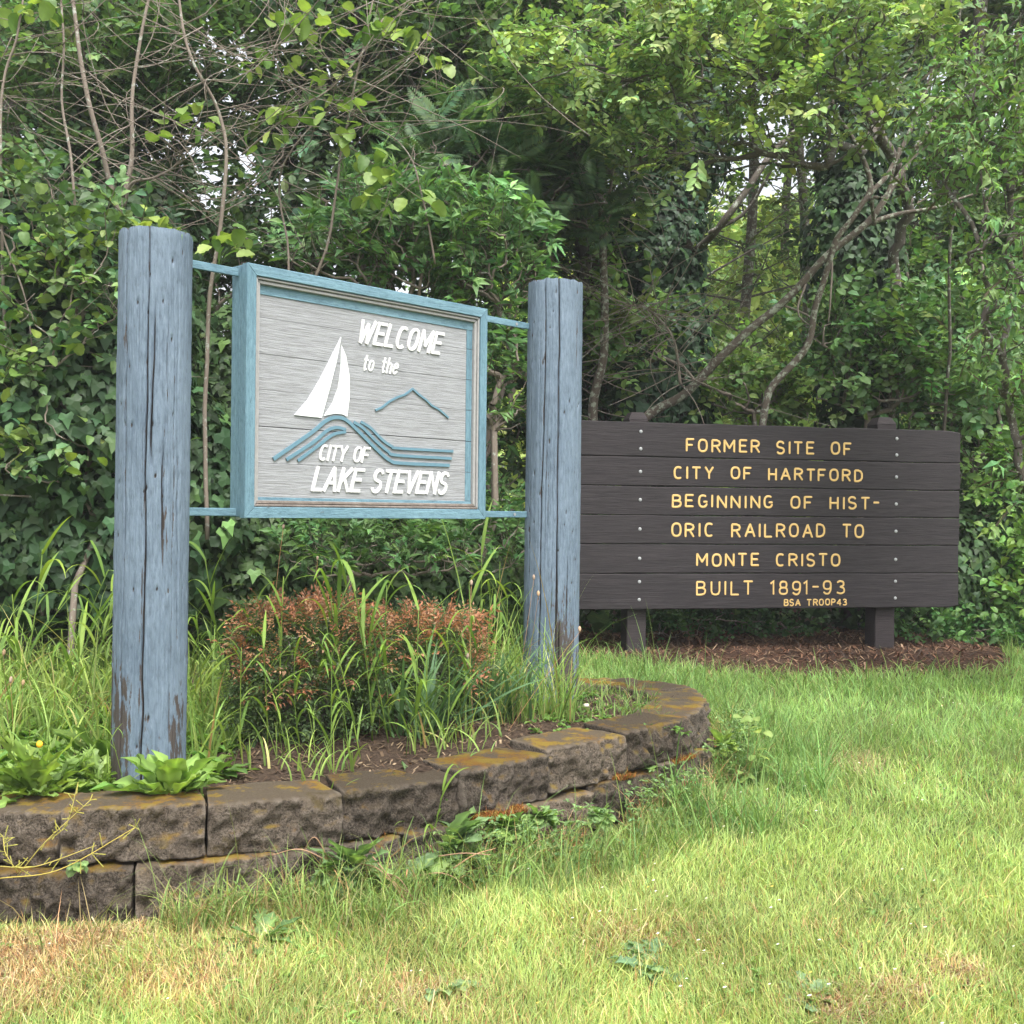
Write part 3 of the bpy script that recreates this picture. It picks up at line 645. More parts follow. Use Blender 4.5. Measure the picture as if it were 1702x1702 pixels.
def spray(leaf, n=9, L=1.0, ll=.30, ang=55, droop=.25, seed=0, twig=.008, whorl=False, lift=.1):
    """twig of length L along +Y with n leaves"""
    rs = np.random.default_rng(seed); lv, lf = leaf; V = []; F = []; I = []; c = 0
    for k in range(n):
        t = (.15 + .85 * k / max(1, n - 1)) if not whorl else (1 - .35 * rs.random() ** 1.5)
        side = 1 if k % 2 else -1; a = math.radians(ang + rs.uniform(-15, 15)) * side
        if k == n - 1: a *= .15
        if whorl: a = rs.uniform(-1.9, 1.9)
        M = rotm(a, rs.uniform(-droop * 2, droop * .8), rs.uniform(-.6, .6)); s = ll * rs.uniform(.7, 1.2) * (1 if k < n - 2 else .8)
        P = np.array([rs.uniform(-.02, .02), t * L, rs.uniform(-.03, .05) - lift * t * t * L])
        V.append((lv * s) @ M.T + P); F.append(lf + c); I.append(np.full(len(lv), k)); c += len(lv)
    if twig:
        tv = np.array([(-twig, 0, 0), (twig, 0, 0), (0, 0, twig * 1.6), (0, L * .55, -lift * .3 * L), (twig * .4, L, -lift * L), ]); V.append(tv); F.append(np.array([(0, 1, 3), (1, 2, 3), (0, 3, 2), (3, 4, 1)]) + c); I.append(np.full(5, -1))
    return np.concatenate(V), np.concatenate(F), np.concatenate(I)
SP = {
 'ovate':   [spray(leaf6(.62), 9, 1, .30, 55, .25, s) for s in range(4)],
 'hazel':   [spray(leaf6(.80, .05, .2), 6, 1, .36, 60, .5, s + 20, lift=.25) for s in range(4)],
 'lance':   [spray(leaf4(.34, .08, .2), 9, 1, .42, 45, .15, s + 10, whorl=True, lift=-.1) for s in range(4)],
 'cherry':  [spray(leaf4(.40, .10, .3), 9, 1, .38, 50, .7, s + 30, lift=.3) for s in range(4)],
 'fine':    [spray(leaf4(.45), 9, 1, .26, 60, .2, s + 40) for s in range(3)],
 'far':     [spray(leaf4(.7, .1, .1), 8, 1, .42, 60, .3, s + 50, twig=0) for s in range(3)],
 'bramble': [spray(leaf6(.70, .08, .2), 8, 1, .30, 70, .3, s + 60) for s in range(3)],
}
def frond_template(seed):
    rs = np.random.default_rng(seed); V = []; F = []; I = []; c = 0; lv, lf = leaf4(.28, .04, .1)
    for k in range(18):
        t = .12 + .86 * k / 17; ln = .26 * math.sin(math.pi * (t * .85 + .12)) + .03
        for sgn in (-1, 1):
            M = rotm(sgn * math.radians(72 - 20 * t), -.15, 0); V.append((lv * ln) @ M.T + np.array([0, t, -.22 * t * t])); F.append(lf + c); I.append(np.full(5, k)); c += 5
    return np.concatenate(V), np.concatenate(F), np.concatenate(I)
SP['fern'] = [frond_template(0), frond_template(1)]

def ellipsoid_pts(blobs, n, shell=.55):
    vol = np.array([b[3] * b[4] * b[5] for b in blobs]) ** .75; ks = rng.choice(len(blobs), n, p=vol / vol.sum()); B = np.array(blobs)[ks]
    d = unit(rng.normal(0, 1, (n, 3))); r = rng.random(n) ** (1 / 3.) * (1 - shell) + shell * rng.random(n) ** .25; r = np.minimum(r, 1)
    return B[:, :3] + d * r[:, None] * B[:, 3:6], d
def skeleton(root, pts, trunk=None, pull=.35):
    """tree of nodes: each point grows from the nearest node that is closer to the root"""
    root = np.asarray(root, float); T = [root] if trunk is None else [np.asarray(t, float) for t in trunk]
    d = np.linalg.norm(pts - root, axis=1); pts = pts[np.argsort(d)]; P = np.array(T + list(pts)); nt_ = len(T); par = np.full(len(P), -1)
    par[1:nt_] = np.arange(nt_ - 1); dr = np.linalg.norm(P - root, axis=1); path = np.zeros(len(P))
    for i in range(1, nt_): path[i] = path[i - 1] + np.linalg.norm(P[i] - P[i - 1])
    for i in range(nt_, len(P)):
        dd = np.linalg.norm(P[:i] - P[i], axis=1); cost = dd + pull * path[:i]; j = int(np.argmin(cost)); par[i] = j; path[i] = path[j] + dd[j]
    des = np.ones(len(P))
    for i in range(len(P) - 1, 0, -1): des[par[i]] += des[i]
    return P, par, des
def edges_mesh(acc, P, par, rad, tint=1.0, sides=5, wob=.06, mids=2, maxr=None):
    e = np.arange(1, len(P)); e = e[par[e] >= 0]; A = P[par[e]]; B = P[e]; ra = np.minimum(rad[par[e]], rad[e] * 1.6); rb = rad[e]
    L = np.linalg.norm(B - A, axis=1, keepdims=True); M = frames(B - A, np.tile([.13, .31, .94], (len(e), 1))); n = mids + 2; a = np.arange(sides) / sides * 2 * np.pi; rings = []
    for k in range(n):
        t = k / (n - 1); C = A * (1 - t) + B * t
        if 0 < k < n - 1: C = C + rng.normal(0, wob, C.shape) * L
        r = (ra * (1 - t) + rb * t)[:, None, None]
        rings.append(C[:, None] + r * (np.cos(a)[None, :, None] * M[:, None, :, 0] + np.sin(a)[None, :, None] * M[:, None, :, 2]))
    V = np.stack(rings, 1).reshape(-1, 3); base = (np.arange(len(e)) * n * sides)[:, None, None]
    i = (np.arange(n - 1) * sides)[None, :, None]; j = np.arange(sides)[None, None]; kk = (j + 1) % sides
    F = np.stack([base + i + j, base + i + kk, base + i + sides + kk, base + i + sides + j], -1).reshape(-1, 4)
    acc.add(V, F)
def sprays_at(acc, kind, P, D, size, tint, tvar=.16, upb=.35, lvar=.2, yel=.10):
    n = len(P); up = unit(np.tile([0., -.25, 1.], (n, 1)) + rng.normal(0, .35, (n, 3))); M = frames(unit(D), up); ks = rng.integers(0, len(SP[kind]), n)
    tn = np.asarray(tint) * np.exp(rng.normal(0, tvar, (n, 1))) * (1 + .12 * rng.normal(0, 1, (n, 1)) * np.array([1, .2, -.2]))
    sz = np.broadcast_to(size, n) * rng.uniform(.75, 1.25, n)
    tn = tn * .84 + tn.mean(1, keepdims=True) * .16
    for k in range(len(SP[kind])):
        q = ks == k
        if q.any(): V, F, T = stamp(SP[kind][k], M[q], P[q], sz[q], tn[q], lvar, yel); acc.add(V, F, T)
# detailed single leaves for the ones that show large: objects of their own
def big_leaf(wd, shape, serr=0, droop=.25, fold=.10, wave=.02, n=9, tint=(.1, .2, .05), seed=0, vein=.12):
    rs = np.random.default_rng(seed); t = np.linspace(0, 1, n); w_ = wd / 2 * shape(t); V = []; T = []
    for i, a in enumerate(t):
        z = -droop * a * a; s = 1 + (serr if i % 2 else -serr) if 0 < i < n - 1 else 1
        for u in (-1, -.5, 0, .5, 1):
            x = u * w_[i] * (s if abs(u) == 1 else 1)
            V.append((x, a + .03 * abs(u), z + fold * abs(u) * w_[i] * 2 + wave * math.sin(a * 17 + seed) * abs(u) + wave * .5 * math.sin(a * 34) * (abs(u) == .5)))
            T.append(np.array(tint) * (1 + (vein if u == 0 else 0)) * (1 + rs.normal(0, .05)))
    i = np.arange(n - 1)[:, None] * 5; j = np.arange(4)[None]; F = np.stack([i + j, i + j + 1, i + j + 6, i + j + 5], -1).reshape(-1, 4)
    return np.array(V), F, np.array(T)
sh_ov = lambda t: np.sin(np.pi * t ** .8) ** .75 + .01
sh_la = lambda t: np.sin(np.pi * t ** .9) ** .9 + .01
sh_round = lambda t: np.sin(np.pi * np.clip(t, 0, 1) ** .75) ** .5 + .01
sh_ob = lambda t: np.sin(np.pi * t ** 1.5) ** .7 + .02
def leaf_set(name, specs, mat=None):
    out = []
    for i, (wd, sh, serr, droop, tint) in enumerate(specs):
        V, F, T = big_leaf(wd, sh, serr, droop, tint=tint, seed=i); out.append(mk_mesh(name, V, F, mat or M_LEAF, T, True))
    return out
LS = {
 'hazel': leaf_set('leaf', [(.80, sh_round, .06, .3, (.19, .29, .07)), (.85, sh_round, .07, .15, (.27, .36, .11)), (.75, sh_round, .05, .5, (.11, .20, .05)), (.8, sh_round, .06, .05, (.23, .33, .09))]),
 'cherry': leaf_set('leaf', [(.38, sh_ov, .03, .3, (.12, .22, .06)), (.42, sh_ov, .03, .15, (.18, .30, .08)), (.36, sh_ov, .03, .5, (.10, .19, .055))]),
 'plum': leaf_set('leaf', [(.30, sh_la, 0, .2, (.13, .24, .07)), (.33, sh_la, 0, .05, (.17, .28, .09)), (.28, sh_la, 0, .35, (.11, .20, .06))]),
 'ivy': [mk_mesh('leaf', ivy8()[0] , ivy8()[1], M_IVY, np.tile(c, (9, 1)), False) for c in ((.035, .075, .028), (.05, .10, .035), (.028, .058, .024), (.07, .12, .04))],
 'ivyold': [mk_mesh('leaf', ivy8()[0], ivy8()[1], M_IVY, np.tile(c, (9, 1)), False) for c in ((.55, .33, .05), (.45, .20, .05))],
 'maple': [mk_mesh('leaf', maple()[0], maple()[1], M_LEAF, np.tile(c, (13, 1)), False) for c in ((.10, .20, .045), (.14, .25, .05), (.08, .16, .04))],
}
def leaf_objects(parent, kind, P, size, root, elev=(-.9, .1), face=None, label=None):
    for p in P:
        o = link('leaf', LS[kind][rng.integers(0, len(LS[kind]))], parent, label=label); az = R(0, 2 * math.pi) if face is None else face + R(-1.1, 1.1)
        M = rotm(az, R(*elev), R(-.6, .6)); o.matrix_basis = Matrix.LocRotScale(Vector(p - root), Matrix(M.tolist()).to_quaternion(), Vector([size * R(.7, 1.25)] * 3))

def plant(name, label, cat, root, blobs, kind, n_nodes, per, size, tint, r0=.05, tip=.004, wood=M_TWIG, group=None, trunk=None, tvar=.16, out=.5, updir=(0, 0, .2), leaf=None, nleaf=0, lsize=.07, shell=.5, pull=.35, mat=None, wob=.06, spread=.10, keepdes=3, elev=(-.9, .1), extra=None, lvar=.2, yel=.1):
    root = np.array(root, float); T = thing(name, label, cat, root, group); pts, dd = ellipsoid_pts(blobs, n_nodes, shell)
    if trunk is not None: trunk = catmull(trunk, 4); trunk[1:-1] += rng.normal(0, .03, (len(trunk) - 2, 3))
    P, par, des = skeleton(root, pts, trunk, pull); rad = tip * des ** .43; k = r0 / rad[0]
    rad = np.where(des > 4, rad * (1 + (k - 1) * np.clip((np.log(des) - np.log(4)) / (np.log(des[0]) - np.log(4) + 1e-6), 0, 1)), rad)
    a = Acc(); edges_mesh(a, P - root, par, rad, wob=wob)
    a.obj('trunk', wood, T, True)
    q = np.where((des <= keepdes) & (np.arange(len(P)) > 0))[0]
    if per > 0:
        idx = np.repeat(q, per) ; D = unit(P[idx] - P[par[idx]]) * out + rng.normal(0, .5, (len(idx), 3)) + np.array(updir)
        a = Acc(); t_ = rng.random((len(idx), 1)) * .6; pos = P[idx] * (1 - t_) + P[par[idx]] * t_ + rng.normal(0, spread, (len(idx), 3))
        sprays_at(a, kind, pos - root, D, size, np.array(tint) * 1.5, tvar, lvar=lvar, yel=yel)
        a.obj('crown', mat or M_LEAF, T, kind='stuff')
    if nleaf:
        c = q[np.argsort(P[q, 1] + R(0, .8, len(q)))][:max(4, len(q) // 2)]; idx = rng.choice(c, nleaf); leaf_objects(T, leaf, P[idx] + rng.normal(0, spread * .8, (nleaf, 3)) + np.array([0, -.06, 0]), lsize, root, elev)
    return T, P, des
def B(x, y, Y, rx, ry, rz):   # blob from a photo position, radii in metres
    return (*at(x, y, Y), rx, ry, rz)
def G(x, Y):                  # ground point below photo column x
    X = (x - 851) / 1900 * Y; return (X, Y, float(gz(X, Y)) - .03)

# ------------------------------------------------------------------ the wood, far to near
DK, MD, LT = (.050, .094, .036), (.062, .125, .036), (.11, .20, .05)
# far trees beyond the wood, open light behind them put into the pale tint
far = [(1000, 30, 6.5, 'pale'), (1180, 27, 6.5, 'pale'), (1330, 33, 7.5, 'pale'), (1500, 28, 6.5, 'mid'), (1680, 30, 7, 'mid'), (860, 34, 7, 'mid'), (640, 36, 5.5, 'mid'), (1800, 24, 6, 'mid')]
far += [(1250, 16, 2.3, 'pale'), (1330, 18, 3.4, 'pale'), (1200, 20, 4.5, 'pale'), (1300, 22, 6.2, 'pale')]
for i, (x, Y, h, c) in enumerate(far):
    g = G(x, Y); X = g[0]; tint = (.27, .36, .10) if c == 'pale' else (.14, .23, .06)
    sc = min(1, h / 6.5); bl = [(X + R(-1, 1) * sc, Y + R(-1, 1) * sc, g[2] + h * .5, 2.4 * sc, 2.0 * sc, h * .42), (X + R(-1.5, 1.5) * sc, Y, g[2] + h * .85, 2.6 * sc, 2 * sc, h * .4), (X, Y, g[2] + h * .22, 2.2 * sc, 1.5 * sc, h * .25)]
    words = ['pale-tinted tree far behind the left part of the dark sign', 'pale-tinted tree far behind the gap between the ivy trees', 'tall pale tree at the far end of the gap in the wood', 'green tree far behind the right-hand ivy trunk', 'green tree far behind the cherry branches', 'green tree far behind the right blue post', 'low distant tree seen above the welcome sign', 'outermost far tree at the right edge of the wood', 'low pale thicket at the foot of the bright gap', 'pale young tree standing low in the right side of the bright gap', 'pale young tree in the left side of the bright gap', 'tallest pale tree closing the top of the bright gap']
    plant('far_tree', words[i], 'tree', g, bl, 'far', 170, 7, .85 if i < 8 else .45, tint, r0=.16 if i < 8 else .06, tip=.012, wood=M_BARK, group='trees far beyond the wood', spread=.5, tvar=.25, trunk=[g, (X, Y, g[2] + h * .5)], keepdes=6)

# slim trunks inside the wood
trs = [(1005, 9.6, .07, 6, -.1, 'grey forked trunk rising just right of the right blue post'), (1232, 15, .085, 9, .05, 'straight grey trunk in the bright gap of the wood'), (1345, 17, .09, 9, -.1, 'second straight trunk at the right of the bright gap'), (1290, 20, .10, 10, .1, 'thin trunk at the far back of the bright gap'), (1565, 11, .09, 8, .25, 'dark slim trunk behind the right end of the marker sign'), (1640, 12, .10, 8, -.1, 'dark slim trunk at the right edge of the wood'), (1130, 12.5, .2, 11, .0, 'thick dark trunk inside the ivy behind the marker sign'), (760, 11, .10, 9, .15, 'dark trunk in the shade behind the welcome sign'), (560, 10, .09, 8, -.2, 'slim dark trunk behind the bare twigs')]
for i, (x, Y, r, h, ln, lb) in enumerate(trs):
    g = np.array(G(x, Y)); n = 12; z = np.linspace(0, h, n); P = np.stack([g[0] + ln * z * .25 + .05 * np.sin(z * 1.3 + i), g[1] + 0 * z, g[2] + z], -1)
    T = thing('tree', lb, 'tree', g, 'bare trunks inside the wood'); a = Acc(); V, F = tube(catmull(P - g, 4), np.linspace(r, r * .55, (n - 1) * 4 + 1), 10); a.add(V, F)
    a.obj('trunk', M_LICHEN if i in (0, 1, 2) else M_BARK, T, True)
    a = Acc(); m = 34 if i else 16; zz = R(h * .3, h, m); nodes = []
    for z0 in zz:
        b = np.array([g[0] + ln * z0 * .25, g[1], g[2] + z0]) - g; az = R(0, 6.28); L = R(.5, 1.6); t = np.linspace(0, 1, 5)[:, None]
        q = b + t * L * np.array([math.cos(az), math.sin(az), R(.1, .8)]) + t ** 2 * np.array([0, 0, R(-.2, .3)]); V, F = tube(q, np.linspace(.018, .004, 5), 4); a.add(V, F); nodes += list(q[2:])
    a.obj('branches', M_BARK, T); nodes = np.array(nodes); idx = np.repeat(np.arange(len(nodes)), 3)
    a = Acc(); sprays_at(a, 'ovate', nodes[idx] + rng.normal(0, .2, (len(idx), 3)), rng.normal(0, 1, (len(idx), 3)) * [1, 1, .4], .30, (.12, .20, .055) if i in (1, 2, 3) else DK, .25); a.obj('crown', M_LEAF, T, kind='stuff')  # crowns in the gap tinted paler, its light put into the colour

# tall canopy trees whose crowns close over the wood (they shade it)
for i, (X, Y, g0) in enumerate([(-5.5, 12.5, 8.5), (-1.5, 12, 8.5), (1.55, 12.8, 9), (6, 12.5, 8.5), (0.5, 17.5, 9.5), (7, 18.5, 10), (-8, 16.5, 9)]):
    z = float(gz(X, Y)); bl = [(X, Y, z + g0, 2.6, 2.4, 1.9), (X + 1.2, Y - .6, z + g0 - 1.2, 1.8, 1.8, 1.2), (X - 1.3, Y + .3, z + g0 - .7, 1.8, 1.8, 1.4)]
    side = ['left end', 'left half', 'middle', 'right end', 'back of the middle', 'back of the right end', 'back of the left end'][i]
    plant('tall_tree', 'tall dark-trunked tree closing the canopy over the ' + side + ' of the wood', 'tree', (X, Y, z - .05), bl, 'far', 150, 4, .9, DK, r0=.2, tip=.012, wood=M_BARK, trunk=[(X, Y, z - .05), (X + .1, Y, z + 3), (X - .1, Y, z + g0 * .7)], spread=.35, group='tall trees closing over the wood', keepdes=6)

def ivy_mass(name, label, cat, root, blobs, n, size, tint, core=None, group=None, nleaf=0, lk='ivy', face=(0, -1, .15), stem=None, yellow=0):
    """ivy: leaves like shingles on the outside of lobed masses, stems inside"""
    root = np.array(root, float); T = thing(name, label, cat, root, group); bb = np.array(blobs); area = (bb[:, 3] * bb[:, 5]); ks = rng.choice(len(bb), n, p=area / area.sum()); d = unit(rng.normal(0, 1, (n, 3)) + np.array([0, -.55, .1]))
    pos = bb[ks, :3] + d * bb[ks, 3:6] * (1 + .16 * fbm(bb[ks, :3] + d * 1.1, 2.2, 77)[:, None] + rng.normal(0, .045, (n, 1)) - .12 * rng.random((n, 1)) ** 2)
    nrm = unit(d / bb[ks, 3:6] * bb[ks, 3:6].mean(1, keepdims=True) + rng.normal(0, .38, (n, 3)) + np.array([0, -.1, .35])); dn = np.array([0, 0, -1.]) + rng.normal(0, .45, (n, 3)); y = unit(dn - nrm * np.sum(dn * nrm, 1, keepdims=True)); x = np.cross(y, nrm); M = np.stack([x, y, nrm], -1)
    lv, lf = ivy8(); sz = size * np.exp(rng.normal(0, .28, n)); tn = np.array(tint) * np.exp(rng.normal(0, .28, (n, 1)))
    light = rng.random(n) < .05; tn[light] *= np.array([2.2, 2.0, 1.6])
    V, F, TT = stamp((lv, lf, np.zeros(len(lv), int)), M, pos - root, sz, tn, .12, .08); a = Acc(); a.add(V, F, TT); a.obj('ivy', M_IVY, T, kind='stuff')
    a = Acc()
    for k in range(26):
        b = bb[rng.integers(0, len(bb))]; q0 = b[:3] + unit(rng.normal(0, 1, 3)) * b[3:6] * .9; q1 = b[:3] + unit(rng.normal(0, 1, 3)) * b[3:6] * .95; q = catmull([q0, (q0 + q1) / 2 + rng.normal(0, .12, 3), q1], 5); V, F = tube(q - root, np.linspace(.009, .004, len(q)), 4); a.add(V, F)
    if stem is not None:
        V, F = tube(catmull(np.array(stem, float) - root, 6), np.linspace(.13, .09, (len(stem) - 1) * 6 + 1), 8); a.add(V, F)
    a.obj('stems', M_BARK, T)
    if nleaf:
        f = np.where(d[:, 1] < -.3)[0][:nleaf]
        for i in f:
            o = link('leaf', LS[lk][rng.integers(0, 4)], T); o.matrix_basis = Matrix.LocRotScale(Vector(pos[i] - root + np.array([0, -.04, 0])), Matrix(M[i].tolist()).to_quaternion(), Vector([size * R(.8, 1.15)] * 3))
        for i in f[:yellow]:
            o = link('leaf', LS['ivyold'][rng.integers(0, 2)], T, label='yellowed ivy leaf'); o.matrix_basis = Matrix.LocRotScale(Vector(pos[i] - root + np.array([.05, -.06, .1])), Matrix(M[i].tolist()).to_quaternion(), Vector([size * R(.45, .7)] * 3))
    return T
ID = (.030, .062, .026)
ivy_mass('ivy_covered_tree', 'dark tree trunk wrapped in ivy left of the bright gap in the wood', 'tree', G(1130, 9.8), [B(1105, 620, 9.8, .42, .5, 1.15), B(1090, 420, 9.8, .45, .5, .8), B(1130, 200, 9.9, .5, .5, .8), B(1050, 640, 9.6, .4, .5, .7)], 7000, .072, (.026, .058, .025), stem=[G(1130, 9.8), at(1130, 600, 9.8), at(1130, 200, 9.8), at(1135, -150, 9.9)])
ivy_mass('ivy_covered_tree', 'dark ivy column behind the crossing of the leaning branches', 'tree', G(1420, 9.6), [B(1425, 640, 9.6, .34, .4, 1.1), B(1415, 420, 9.6, .40, .45, .8), B(1440, 200, 9.7, .45, .5, .9)], 6200, .072, (.026, .057, .025), stem=[G(1420, 9.6), at(1420, 600, 9.6), at(1415, 200, 9.6), at(1430, -150, 9.7)])
ivy_mass('ivy_thicket', 'dense dark ivy thicket filling the left edge behind the left blue post', 'ivy', G(60, 6.6), [B(-60, 560, 6.7, .75, .5, 1.0), B(110, 700, 6.6, .72, .5, .75), B(60, 470, 6.7, .55, .45, .55), B(200, 560, 6.9, .5, .4, .8), B(90, 900, 6.75, .75, .5, .55), B(-90, 880, 6.7, .7, .5, .6), B(250, 830, 7.0, .6, .45, .8)], 11000, .080, (.044, .090, .034), nleaf=140, yellow=9)
ivy_mass('ivy_thicket', 'low dark ivy thicket under the welcome sign', 'ivy', G(520, 7.6), [B(370, 930, 7.5, .65, .5, .65), B(540, 940, 7.7, .7, .5, .55), B(700, 950, 7.8, .7, .5, .50), B(400, 700, 7.8, .6, .5, .8), B(840, 960, 8.2, .6, .4, .5)], 7000, .072, (.042, .086, .033), nleaf=60)
ivy_mass('ivy_thicket', 'low dark ivy creeping behind the marker sign', 'ivy', G(1300, 9.0), [B(1000, 960, 9.0, .7, .4, .55), B(1180, 950, 9.1, .8, .4, .5), B(1360, 960, 9.3, .8, .4, .45), B(1560, 960, 9.0, .7, .4, .55), B(1700, 960, 9.2, .8, .4, .8)], 6500, .066, (.040, .084, .032))

# dense dark bushes that close the back of the hedge
for i, (x, Y, top, lb, tn) in enumerate([(60, 8.2, 2.3, 'dark dense bush behind the ivy thicket', DK), (175, 8.9, 3.0, 'tall thin-leaved bush behind the tangle of bare twigs', DK), (262, 9.3, 3.5, 'high leafy bush filling the hedge behind the left post', DK), (100, 9.2, 3.9, 'high leafy bush filling the hedge at the far left', DK), (330, 8.4, 2.8, 'dark bush behind the bare hazel twigs', DK), (600, 8.6, 2.8, 'tall dark bush right behind the welcome sign', DK), (850, 9.2, 3.6, 'tall dark bush behind the right blue post', DK), (1010, 10.2, 3.4, 'dark leafy bush beside the grey forked trunk', MD), (1580, 10.4, 3.2, 'dense mid-green bush right of the ivy column', MD), (1750, 9.8, 3.4, 'dense green bush at the right edge behind the cherry', MD), (1270, 12.5, 1.0, 'low bush closing the foot of the bright gap', (.12, .21, .05))]):
    g = G(x, Y); X = g[0]; bl = [(X, Y, g[2] + top * .35, .8, .5, top * .4), (X + R(-.4, .4), Y + .2, g[2] + top * .75, .8, .5, top * .4), (X + R(-.5, .5), Y + .1, g[2] + top * 1.1, .7, .5, top * .3)]
    plant('bush', lb, 'bush', g, bl, 'ovate', 260, 6, .27, tn, r0=.035, tip=.004, group='dense bushes of the wood edge', tvar=.3, spread=.12, keepdes=5)

# hanging greenery in the upper part (depth 8-10), leafy boughs
ups = [(430, 60, 8.6, 'leafy bough high above the welcome sign'), (700, 120, 8.8, 'leafy bough above the right end of the welcome sign'), (930, 90, 8.6, 'leafy bough above the right blue post'), (860, 300, 9.2, 'shaded leafy bough left of the grey forked trunk'), (130, 90, 8.8, 'leafy bough at the upper left corner')]
for i, (x, y, Y, lb) in enumerate(ups):
    g = G(x + 40, Y + .8); c = at(x, y, Y); bl = [(*c, 1.0, .6, .6), (c[0] + R(-.6, .6), Y + .2, c[2] + .9, 1.1, .6, .6), (c[0] + R(-.4, .4), Y + .1, c[2] - .5, .7, .4, .35)]
    plant('alder_tree', lb, 'tree', g, bl, 'ovate', 200, 5, .28, (.070, .130, .040) if i < 4 else (.09, .16, .05), r0=.06, tip=.004, trunk=[g, (g[0], g[1], g[2] + 1.5), (c[0] + .2, Y + .5, c[2] - .3)], group='slender trees of the wood edge', tvar=.25, spread=.10, keepdes=5, wood=M_BARK)

# overhanging branches with broad olive-green leaves, upper right (nearer and better lit)
bl = [B(980, 120, 7.6, .7, .5, .35), B(1180, 90, 7.4, .8, .5, .40), B(1330, 200, 7.3, .6, .4, .30), B(1100, 240, 7.6, .5, .4, .25), B(1450, 80, 7.3, .6, .5, .35), B(1300, 40, 7.5, 1.2, .6, .3), B(1200, 260, 7.7, .35, .3, .15)]
plant('cascara_tree', 'broad-leaved tree hanging sunlit olive-green boughs over the marker sign', 'tree', G(1480, 9.2), bl, 'ovate', 420, 4, .20, (.125, .205, .075), r0=.045, tip=.003, trunk=[G(1480, 9.2), at(1490, 600, 9.2), at(1500, 330, 8.8), at(1400, 60, 8.0)], tvar=.28, wood=M_BARK, leaf='plum', nleaf=240, lsize=.062, spread=.07, keepdes=4, elev=(-.7, .4))
# cherry at the right edge
bl = [B(1640, 240, 6.6, .35, .4, .35), B(1690, 420, 6.5, .30, .35, .35), B(1600, 150, 6.9, .30, .35, .22), B(1660, 560, 6.6, .22, .3, .18), B(1700, 130, 6.7, .4, .4, .35), B(1560, 270, 7.1, .18, .3, .12), B(1760, 700, 6.6, .35, .4, .5)]
plant('cherry_tree', 'wild cherry hanging fresh pointed leaves down the right edge', 'tree', G(1790, 7.6), bl, 'cherry', 260, 3, .19, (.095, .185, .055), r0=.03, tip=.0035, trunk=[G(1790, 7.6), at(1800, 600, 7.6), at(1740, 300, 7.4), at(1700, 100, 7.2)], wood=M_BARK, tvar=.22, leaf='cherry', nleaf=230, lsize=.070, spread=.07, keepdes=5, elev=(-1.2, -.3), updir=(0, 0, -.3))
# low leafy shrub at the right end of the marker sign
bl = [B(1700, 930, 8.8, .22, .3, .28), B(1715, 1010, 8.6, .22, .3, .16), B(1700, 800, 9.0, .3, .3, .3)]
plant('salmonberry_bush', 'bright green bramble bush at the right end of the marker sign', 'bush', G(1730, 9.0), bl, 'bramble', 160, 3, .26, (.085, .185, .04), r0=.018, tip=.003, leaf='maple', nleaf=90, lsize=.10, spread=.06, elev=(-.6, .3))
bl = [B(1540, 1050, 8.7, .35, .25, .10), B(1640, 1060, 8.5, .35, .25, .10)]
plant('ground_ivy', 'patch of glossy green leaves beside the right post of the marker sign', 'plant', G(1560, 8.7), bl, 'bramble', 90, 4, .17, (.06, .15, .03), r0=.008, tip=.002, leaf='ivy', nleaf=40, lsize=.09, spread=.06)
plant('ground_plant', 'small leafy plants in the shade below the marker sign', 'plant', G(1130, 8.5), [B(1120, 1045, 8.5, .3, .2, .08), B(1300, 1045, 8.8, .25, .2, .08), B(1210, 1035, 8.8, .4, .2, .08)], 'bramble', 90, 3, .15, (.045, .11, .03), r0=.006, tip=.002, spread=.06)
# mid-right saplings with round leaves
plant('hazel_sapling', 'round-leaved sapling behind the right end of the marker sign', 'bush', G(1450, 8.9), [B(1440, 640, 8.9, .45, .3, .25), B(1560, 560, 8.8, .5, .3, .4), B(1400, 560, 9.0, .3, .2, .3), B(1600, 650, 8.6, .35, .3, .25)], 'bramble', 240, 3, .26, (.065, .135, .04), r0=.025, tip=.003, tvar=.25, leaf='maple', nleaf=60, lsize=.09)
plant('hazel_sapling', 'round-leaved sapling at the foot of the bright gap in the wood', 'bush', G(1250, 9.4), [B(1230, 650, 9.5, .35, .3, .25), B(1280, 660, 9.8, .3, .3, .12), B(1050, 560, 9.0, .30, .3, .3)], 'bramble', 170, 3, .26, (.075, .15, .045), r0=.02, tip=.003, tvar=.25)
# osoberry behind the welcome sign
bl = [B(760, 400, 7.2, .45, .35, .28), B(640, 380, 7.2, .40, .35, .25), B(830, 450, 7.3, .30, .3, .30), B(840, 620, 7.4, .22, .3, .45), B(700, 470, 7.3, .5, .3, .2), B(560, 430, 7.2, .35, .3, .15)]
plant('osoberry_bush', 'lance-leaved bush in fresh green just above the welcome sign', 'bush', G(760, 7.7), bl, 'lance', 360, 3, .22, (.070, .155, .042), r0=.025, tip=.003, tvar=.25, leaf='plum', nleaf=230, lsize=.105, spread=.06, elev=(-.3, .8), updir=(0, 0, .6))
plant('osoberry_bush', 'lance-leaved bush below the welcome sign behind the bronze hedge', 'bush', G(600, 7.1), [B(560, 930, 7.0, .35, .25, .12), B(680, 920, 7.1, .4, .25, .14), B(820, 900, 7.4, .3, .25, .25)], 'lance', 130, 3, .2, (.075, .165, .04), r0=.015, tip=.002, leaf='plum', nleaf=60, lsize=.09, spread=.06, elev=(-.3, .8), updir=(0, 0, .6))
